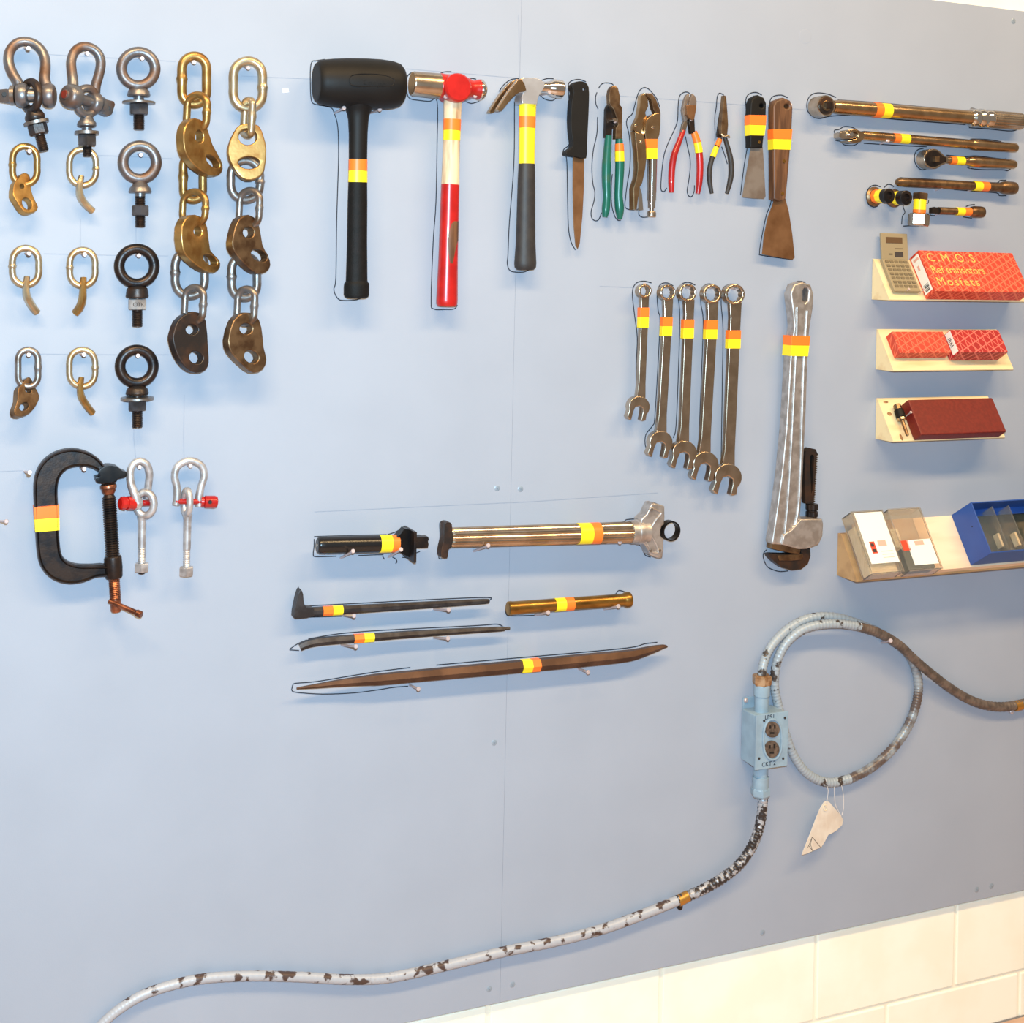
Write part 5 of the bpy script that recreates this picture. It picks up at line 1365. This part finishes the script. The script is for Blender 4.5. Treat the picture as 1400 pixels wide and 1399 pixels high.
# boxes on shelf 2
bm = bmesh.new()
xa, xb, sa, sb = s2.box(zB((195, 88)), zB((662, 95)), zB((300, 285)), .024, bm, .001)
t = Thing('box', 'flat orange red patterned box, left on the second shelf', 'box', s2.at(xa, sb, 0), 'red boxes on the shelves')
t.part('carton', bm, box_print('red_net_small', (200, 64, 46), (226, 106, 80), EX, ES, EN, 60, .14))
bm = bmesh.new()
xa, xb, sa, sb = s2.box(zB((725, 73)), zB((1176, 95)), zB((835, 280)), .038, bm, .001)
t = Thing('box', 'thick red box with white line net and barcode end, right on the second shelf', 'box', s2.at(xa, sb, 0), 'red boxes on the shelves')
t.part('carton', bm, box_print('red_net_bold', (172, 32, 36), (226, 110, 98), EX, ES, EN, 55, .12))
lb = t.part('end_label', obox(bmesh.new(), s2.at(xa - .0004, sa + .002, .018), EX * .0004, ES * (sb - sa - .006), EN * .019), M['paper'])
bm = bmesh.new()
for i in range(6):
    obox(bm, s2.at(xa - .0007, sa + .016 + i * .0036, .021), EX * .0004, ES * (.0012 + .0007 * (i % 2)), EN * .010)
t.part('barcode', bm, M['print'], lb)

for px, py, a_, b_ in ((1211, 550, .007, .0025), (1216, 566, .006, .0045), (1232, 598, .0035, .008)):
    x_, s_ = s3.locate(px, py, 0)
    o_ = s3.at(x_, s_, .0003)
    bm = bmesh.new()
    bm.faces.new([bm.verts.new(o_ + EX * a_ * math.cos(q) + ES * b_ * math.sin(q)) for q in (2 * math.pi * i / 14 for i in range(14))])
    s3.t.part('knot', bm, mat('knot_brown', (128, 88, 54), (168, 124, 82), rough=.6, scale=120))

# maroon case and chuck key on shelf 3
bm = bmesh.new()
xa, xb, sa, sb = s3.box(zB((340, 708)), zB((1112, 686)), zB((512, 1030)), .030, bm, .0035)
t = Thing('case', 'long smooth maroon case on the third shelf', 'box', s3.at(xa, sb, 0))
t.part('shell', bm, M['maroon'])
t = Thing('marking_gauge', 'small metal tool with black collar and pin beside the maroon case', 'tool', s3.at(s3.x0 + .03, .05, 0))
xk, sk = s3.locate(*zB((238, 758)), .011)
xe, se = s3.locate(*zB((338, 1040)), .011)
a, b = s3.at(xk, sk, .0115), s3.at(xe, se, .0115)
L = (b - a).length
t.part('tip', rod(bmesh.new(), a, b, [(0, .0075), (.001, .0085), (L * .17, .0085)], 'm', 8, world=True), M['bronze'])
t.part('collar', rod(bmesh.new(), a, b, [(L * .17, .0098), (L * .18, .0105), (L * .42, .0105), (L * .43, .009)], 'm', 20, world=True), M['rubber'])
t.part('ring', rod(bmesh.new(), a, b, [(L * .43, .0085), (L * .44, .0098), (L * .50, .0098), (L * .51, .006)], 'm', 20, world=True), M['satin'])
t.part('pin', rod(bmesh.new(), a, b, [(L * .50, .0042), (L * .97, .0036), (L, .0026)], 'm', 16, world=True), M['bronze'])
x_, s_ = s3.locate(1240, 568, .012)
a = s3.at(x_, s_, -.006)
single('nail', rod(bmesh.new(), a, a + EN, [(0, .0013), (.032, .0013), (.0325, .003), (.034, .0028)], 'm', 12, world=True), M['nail'], 'nail beside the black collar on the third shelf', 'nail', a, NG)

# clear card holders on shelf 4
def holder(tl, tr, bl, label, cards):
    xa, s = s4.locate(*tl, .060)
    xb = s4.locate(*tr, .060)[0]
    sb = s4.locate(*bl, .060)[1]
    t = Thing('card_holder', label, 'card holder', s4.at(xa, sb, 0), 'clear card holders')
    W_, L_ = xb - xa, sb - s
    wl = .002
    bm = bmesh.new()
    slab(s4, xa, s, .0198, W_, L_, wl, bm)
    slab(s4, xa, s, .0218, wl, L_, .032, bm)
    slab(s4, xb - wl, s, .0218, wl, L_, .032, bm)
    slab(s4, xa + wl, s + L_ - wl, .0218, W_ - 2 * wl, wl, .032, bm)
    slab(s4, xa + wl, s, .0218, W_ - 2 * wl, wl, .032, bm)
    t.part('tray', bm, M['clear'])
    t.part('lid', slab(s4, xa - .001, s - .001, .0545, W_ + .002, L_ + .002, .0025, bevel=.0005), M['clear'])
    return t, xa, xb, s, sb
t, xa, xb, s, sb = holder(zC((190, 72)), zC((530, 66)), zC((540, 722)), 'clear plastic card holder full of white cards, left of the pair', 0)
W_, L_ = xb - xa, sb - s
t.part('card_stack', slab(s4, xa + .003, s + L_ * .22, .0223, W_ * .86, L_ * .76, .024), M['card'])
tc_ = t.part('top_card', slab(s4, xa + .006, s + .004, .0572, W_ * .88, L_ * .82, .0006), M['paper'])
t.part('red_print', slab(s4, xa + W_ * .22, s + L_ * .50, .0579, W_ * .16, L_ * .19, .0003), M['redprint'], tc_)
bm = bmesh.new()
slab(s4, xa + W_ * .24, s + L_ * .53, .0583, W_ * .10, L_ * .05, .0002, bm)
slab(s4, xa + W_ * .25, s + L_ * .62, .0583, W_ * .11, L_ * .05, .0002, bm)
t.part('dark_print', bm, M['print'], tc_)
t.part('pale_print', slab(s4, xa + W_ * .48, s + L_ * .49, .0579, W_ * .26, L_ * .09, .0003), M['pinkprint'], tc_)
bm = bmesh.new()
for i in range(3):
    slab(s4, xa + W_ * .5, s + L_ * (.66 + .05 * i), .0579, W_ * .36, L_ * .008, .0003, bm)
t.part('text_lines', bm, M['pinkprint'], tc_)
t, xa, xb, s, sb = holder(zC((585, 45)), zC((925, 28)), zC((945, 690)), 'clear plastic card holder with a few low cards, beside the blue bin', 0)
W_, L_ = xb - xa, sb - s
t.part('card_stack', slab(s4, xa + .006, s + L_ * .62, .0223, W_ * .80, L_ * .34, .026), M['cardgreen'])
tc_ = t.part('top_card', slab(s4, xa + W_ * .2, s + L_ * .52, .0572, W_ * .74, L_ * .40, .0006), M['paper'])
t.part('red_print', slab(s4, xa + W_ * .02, s + L_ * .52, .0572, W_ * .22, L_ * .16, .0006), M['redprint'], tc_)
t.part('pale_print', slab(s4, xa + W_ * .42, s + L_ * .54, .0579, W_ * .28, L_ * .07, .0003), M['pinkprint'], tc_)
t.part('tilted_card', slab(s4, xa + W_ * .04, s + L_ * .27, .036, W_ * .22, L_ * .30, .0008), M['card'])

# blue bin
nb = .092
xb0, sb0 = s4.locate(*zD((508, 180)), nb)
sb1 = s4.locate(*zD((985, 915)), nb)[1]
xb1 = xb0 + .42
Lb = sb1 - sb0
t = Thing('parts_bin', 'blue plastic parts bin with clear dividers, cut by the right frame edge', 'bin', s4.at(xb0, sb1, 0))
wl = .003
n0 = .0200
for nm, a in (('side_panel', (xb0, sb0, n0, wl, Lb, nb - n0)), ('side_panel', (xb1 - wl, sb0, n0, wl, Lb, nb - n0)), ('end_panel', (xb0 + wl, sb0, n0, xb1 - xb0 - 2 * wl, wl, nb - n0)),
              ('end_panel', (xb0 + wl, sb1 - wl, n0, xb1 - xb0 - 2 * wl, wl, nb - n0)), ('base', (xb0 + wl, sb0 + wl, n0, xb1 - xb0 - 2 * wl, Lb - 2 * wl, wl))):
    t.part(nm, slab(s4, *a, bevel=.0006), M['blue'])
t.part('ledge', slab(s4, xb0 + wl, sb0 + wl, n0 + .028, xb1 - xb0 - 2 * wl, Lb * .13, .004), M['blue'])
t.part('tray_bottom', slab(s4, xb0 + wl, sb0 + wl, n0 + wl, xb1 - xb0 - 2 * wl, Lb - 2 * wl, .001), mat('bin_contents', (84, 74, 58), (46, 50, 42), rough=.7, scale=40))
for px in (800, 1045):
    xd = s4.locate(*zD((px, 245)), nb * .92)[0]
    t.part('divider', slab(s4, xd, sb0 + .012, n0 + wl, .0025, Lb - .016, (nb - n0) * .9), M['clear'])
for px, py in ((895, 640), (1145, 622)):
    xd, sd = s4.locate(*zD((px, py)), n0 + .02)
    t.part('label_strip', slab(s4, xd, sd, n0 + .005, .006, Lb * .26, .016), M['card'])
v = s4.at(xb0, sb0 + Lb * .40, nb * .74)
t.part('rivet_hole', rod(bmesh.new(), v, v - EX, [(-.001, .0017), (.0004, .0017)], 'm', 12, world=True), M['black'])

# ================================================================== outlet box and conduit
zo, zq, z7 = zm(1010, 910, 7.37), zm(980, 820, 3.333), zm(120, 1080, 1.4894)
dF = .060
tl, tr, br, bl = (P(*zo(p), dF) for p in ((165, 500), (505, 465), (490, 1015), (178, 1055)))
x0, x1 = (tl.x + bl.x) / 2, (tr.x + br.x) / 2
zt_, zb_ = (tl.z + tr.z) / 2, (bl.z + br.z) / 2
t = Thing('outlet_box', 'pale blue painted metal outlet box with two brown receptacles', 'outlet', Vector(((x0 + x1) / 2, 0, zb_)))
wI = (x1 - x0)
bd = t.part('box', wbox(bmesh.new(), x0 + wI * .02, x1 - wI * .02, .001, dF - .004, zb_ + .003, zt_ - .003, .004), M['boxpaint'])
cv = t.part('cover', wbox(bmesh.new(), x0, x1, dF - .005, dF, zb_, zt_, .0015), M['boxpaint'])
a = P(*zo((45, 325)), .004)
b = P(*zo((120, 440)), .004)
t.part('mounting_ear', wbox(bmesh.new(), a.x, b.x + .01, .0005, .004, b.z - .01, a.z, .0015), M['boxpaint'], bd)
t.part('ear_screw', drum(bmesh.new(), *zo((82, 357)), .003, .009, 3.2, 16, [(0, 1), (.6, 1), (1, .6)]), M['nail'], bd)
xm = (x0 + x1) / 2
def vrod(nm, prof, m_, n=28, par=None, **kw):
    return t.part(nm, rod(bmesh.new(), zo((232, 300, .032)), zo((218, 1250, .032)), [(910 + y / 7.37, r / 7.37) for y, r in prof], 'y', n, **kw), m_, par)
vrod('hub', [(315, 66), (318, 70), (480, 72)], M['boxpaint'], par=bd)
vrod('connector', [(185, 74), (200, 82), (250, 82), (300, 80), (305, 70), (325, 66)], M['boxpaint'])
vrod('connector_nut', [(92, 80), (104, 98), (178, 98), (196, 84)], mat('worn_gold_nut', (198, 170, 136), (150, 110, 74), metal=.6, rough=.4, scale=60), 6, phase=.3)
vrod('hub', [(1000, 76), (1095, 76), (1100, 70), (1118, 70)], M['boxpaint'], par=bd)
vrod('connector', [(1116, 78), (1120, 84), (1225, 82), (1240, 90)], M['boxpaint'])
vrod('connector_nut', [(1225, 90), (1245, 100), (1300, 98), (1318, 82)], M['boxpaint'], 6, phase=.3)
v = P(*zo((342, 745)), dF)
k = mpp(v)
kx = (x1 - x0) / 46 / 1.0
q = []
oval = [(342 + 92 * math.cos(a) * (1 if abs(math.sin(a)) < 2 else 1), 745 + 205 * math.copysign(min(1, abs(math.sin(a)) ** .75), math.sin(a))) for a in (2 * math.pi * i / 32 for i in range(32))]
t.part('cover_rim', tube(bmesh.new(), [(x, y, dF + .001) for x, y in zo(oval)], 1.6, 8, True, 2), M['boxpaint'], cv)
for cx_, cy_, rx, ry in ((342, 648, 72, 80), (338, 846, 74, 86)):
    rc = t.part('receptacle', prism(bmesh.new(), zo(circ(cx_, cy_, rx, ry, 28)), dF + .003, .006, .8), M['recept'])
    bm = bmesh.new()
    for dx, dy, w_, h_ in ((-24, -26, 8, 34), (22, -30, 8, 40), (-4, 34, 20, 20)):
        prism(bm, zo([(cx_ + dx - w_, cy_ + dy - h_ / 2), (cx_ + dx + w_, cy_ + dy - h_ / 2), (cx_ + dx + w_, cy_ + dy + h_ / 2), (cx_ + dx - w_, cy_ + dy + h_ / 2)]), dF + .0034, .001, 0)
    t.part('slots', bm, M['black'], rc)
for x, y in ((258, 560), (468, 530), (208, 940), (450, 940)):
    t.part('cover_screw', drum(bmesh.new(), *zo((x, y)), dF - .001, dF + .0015, 1.7, 12), M['gripgray'], cv)
ex_ = (P(*zo((420, 480)), dF) - P(*zo((280, 500)), dF)).normalized()
ez_ = Vector((0, 0, 1))
for s_, p_, sz in (('LP51', (262, 545), .0120), ('CKT 2', (232, 1022), .0120)):
    bm = text_into(bmesh.new(), s_, sz, P(*zo(p_), dF + .0004), Vector((1, 0, 0)), ez_, spacing=1.05, bold=.0001)
    t.part('circuit_lettering', bm, M['pen'], cv, smooth=False)

def ribbed(pts, r, amp=.10, pitch=4.5):
    """conduit with raised turns of its metal strip"""
    p4 = catmull(pts, 40, False)
    out, acc, last = [p4[0]], 0.0, p4[0]
    for p in p4[1:]:
        acc += math.hypot(p[0] - last[0], p[1] - last[1])
        last = p
        if acc >= pitch / 3:
            out.append(p)
            acc = 0.0
    out.append(p4[-1])
    return tube(bmesh.new(), out, r, 14, False, 1, spline=False, rmod=lambda i, m_: 1 + amp * (.45, .45, -.9)[i % 3])
t = Thing('conduit', 'paint-worn flexible conduit running from the outlet box down to the lower left', 'conduit', P(560, 1330), 'flexible conduits')
low = z7([(5, 505, .012), (20, 486, .012), (60, 450, .012), (110, 419, .012), (170, 398, .012), (240, 384, .012), (330, 379, .012), (430, 381, .012), (520, 386, .012), (590, 385, .012), (650, 376, .012), (750, 353, .012), (850, 329, .012), (950, 309, .012), (1050, 283, .012), (1130, 254, .012), (1200, 226, .014)])
t.part('painted_length', ribbed(low, 6.6, .035, 5.5), M['conduit'])
up_ = z7([(1200, 226, .014), (1250, 204, .016), (1295, 178, .018), (1332, 146, .022), (1358, 104, .026), (1371, 60, .030), (1375, 20, .032), (1377, 2, .032)])
t.part('worn_length', ribbed(up_, 6.6, .12, 4.5), M['conduit4'], ang=60)
c = P(*z7((1212, 222)), .016)
st = Thing('conduit_clip', 'brass clip with dark screw fixing the lower conduit to the board', 'clip', P(*z7((1210, 236))))
va, vb = P(*z7((1202, 227)), .014), P(*z7((1222, 216)), .015)
k = mpp(va)
st.part('clip_band', rod(bmesh.new(), va, vb, [(0, 7.4 * k), ((vb - va).length, 7.4 * k)], 'm', 20, world=True), M['brassclip'])
st.part('clip_screw', drum(bmesh.new(), *z7((1207, 240)), 0, .012, 4, 12), M['darksteel'])

t = Thing('conduit', 'flexible conduit coiled in a big loop above the outlet box, tail leaving right', 'conduit', P(1150, 960), 'flexible conduits')
la = zq([(203, 385, .032), (205, 345, .032), (212, 295, .028), (234, 236, .022), (274, 180, .018), (330, 130, .015), (400, 92, .013), (480, 77, .012), (560, 84, .012), (640, 108, .012), (720, 140, .012)])
lb_ = zq([(720, 140, .012), (800, 188, .012), (862, 238, .012), (900, 300, .012), (918, 380, .012), (910, 470, .012), (872, 575, .012), (800, 680, .012), (705, 765, .012), (605, 818, .012), (510, 834, .012), (425, 802, .012), (365, 735, .012), (322, 640, .012), (290, 520, .013), (266, 420, .014), (264, 340, .016), (282, 260, .020), (322, 192, .024), (385, 140, .028), (460, 116, .032), (560, 110, .034), (650, 122, .034)])
lc = zq([(650, 122, .034), (740, 152, .034), (830, 206, .034), (900, 272, .030), (980, 340, .022), (1070, 408, .016), (1150, 455, .013), (1230, 482, .012), (1310, 488, .012), (1400, 474, .012), (1480, 455, .012)])
t.part('first_turn', ribbed(la, 6.0, .10, 3.9), M['conduit2'], ang=60)
t.part('worn_side', ribbed(lb_[:10], 6.0, .10, 3.9), M['conduit5'], ang=60)
t.part('loop', ribbed(lb_[9:], 6.0, .10, 3.9), M['conduit2'], ang=60)
t.part('tail', ribbed(lc, 6.2, .08, 3.9), M['conduit3'], ang=60)
va, vb = P(1387, 965.5, .012), P(1395, 964, .012)
k = mpp(va)
st = Thing('conduit_clip', 'brass clip on the conduit tail at the right edge', 'clip', P(1391, 968))
st.part('clip_band', rod(bmesh.new(), va, vb, [(0, 7 * k), ((vb - va).length, 7 * k)], 'm', 20, world=True), M['brassclip'])

# paper tag on strings
zg = zm(1090, 1060, 11.66)
t = Thing('paper_tag', 'creased buff paper tag hanging by strings from the conduit loop', 'tag', P(1125, 1120))
bm = prism(bmesh.new(), zg([(470, 405), (520, 440), (610, 545), (700, 650), (735, 720), (716, 795), (640, 872), (560, 925), (495, 955), (440, 1060), (385, 1150), (320, 1175), (250, 1210), (150, 1252), (75, 1275), (90, 1220), (220, 900), (290, 710), (360, 540), (420, 440)]), .020, .0008, 0, gx=-.0005)
tg = t.part('paper', bm, M['tagpaper'])
bm = bmesh.new()
for seg in ([(238, 985), (372, 1152)], [(238, 985), (200, 1080), (165, 1160)], [(188, 1130), (242, 1205)], [(238, 985), (210, 1100), (242, 1205)]):
    q = zg(seg)
    tube(bm, [(x, y, .0212 - .0005 * (x - 1124)) for x, y in q], .35, 5, spline=False)
q = zg([(245, 1100), (280, 1100), (278, 1140), (248, 1135)])
prism(bm, q, .0222, .0008, 0)
t.part('printed_triangle', bm, M['print'], tg)
t.part('hole_ring', tube(bmesh.new(), [(x, y, .0215) for x, y in zg(circ(445, 520, 30, 45, 12))], .5, 6, True, 2), M['card'], tg)
for pts in ([(455, 60), (468, 150), (492, 250), (480, 360), (470, 440)], [(690, 100), (712, 190), (735, 320), (738, 520), (712, 640)], [(590, 190), (595, 350), (615, 490), (700, 655)]):
    t.part('string', tube(bmesh.new(), [(x, y, .020) for x, y in zg(pts)], .42, 6, False, 4), M['string'])
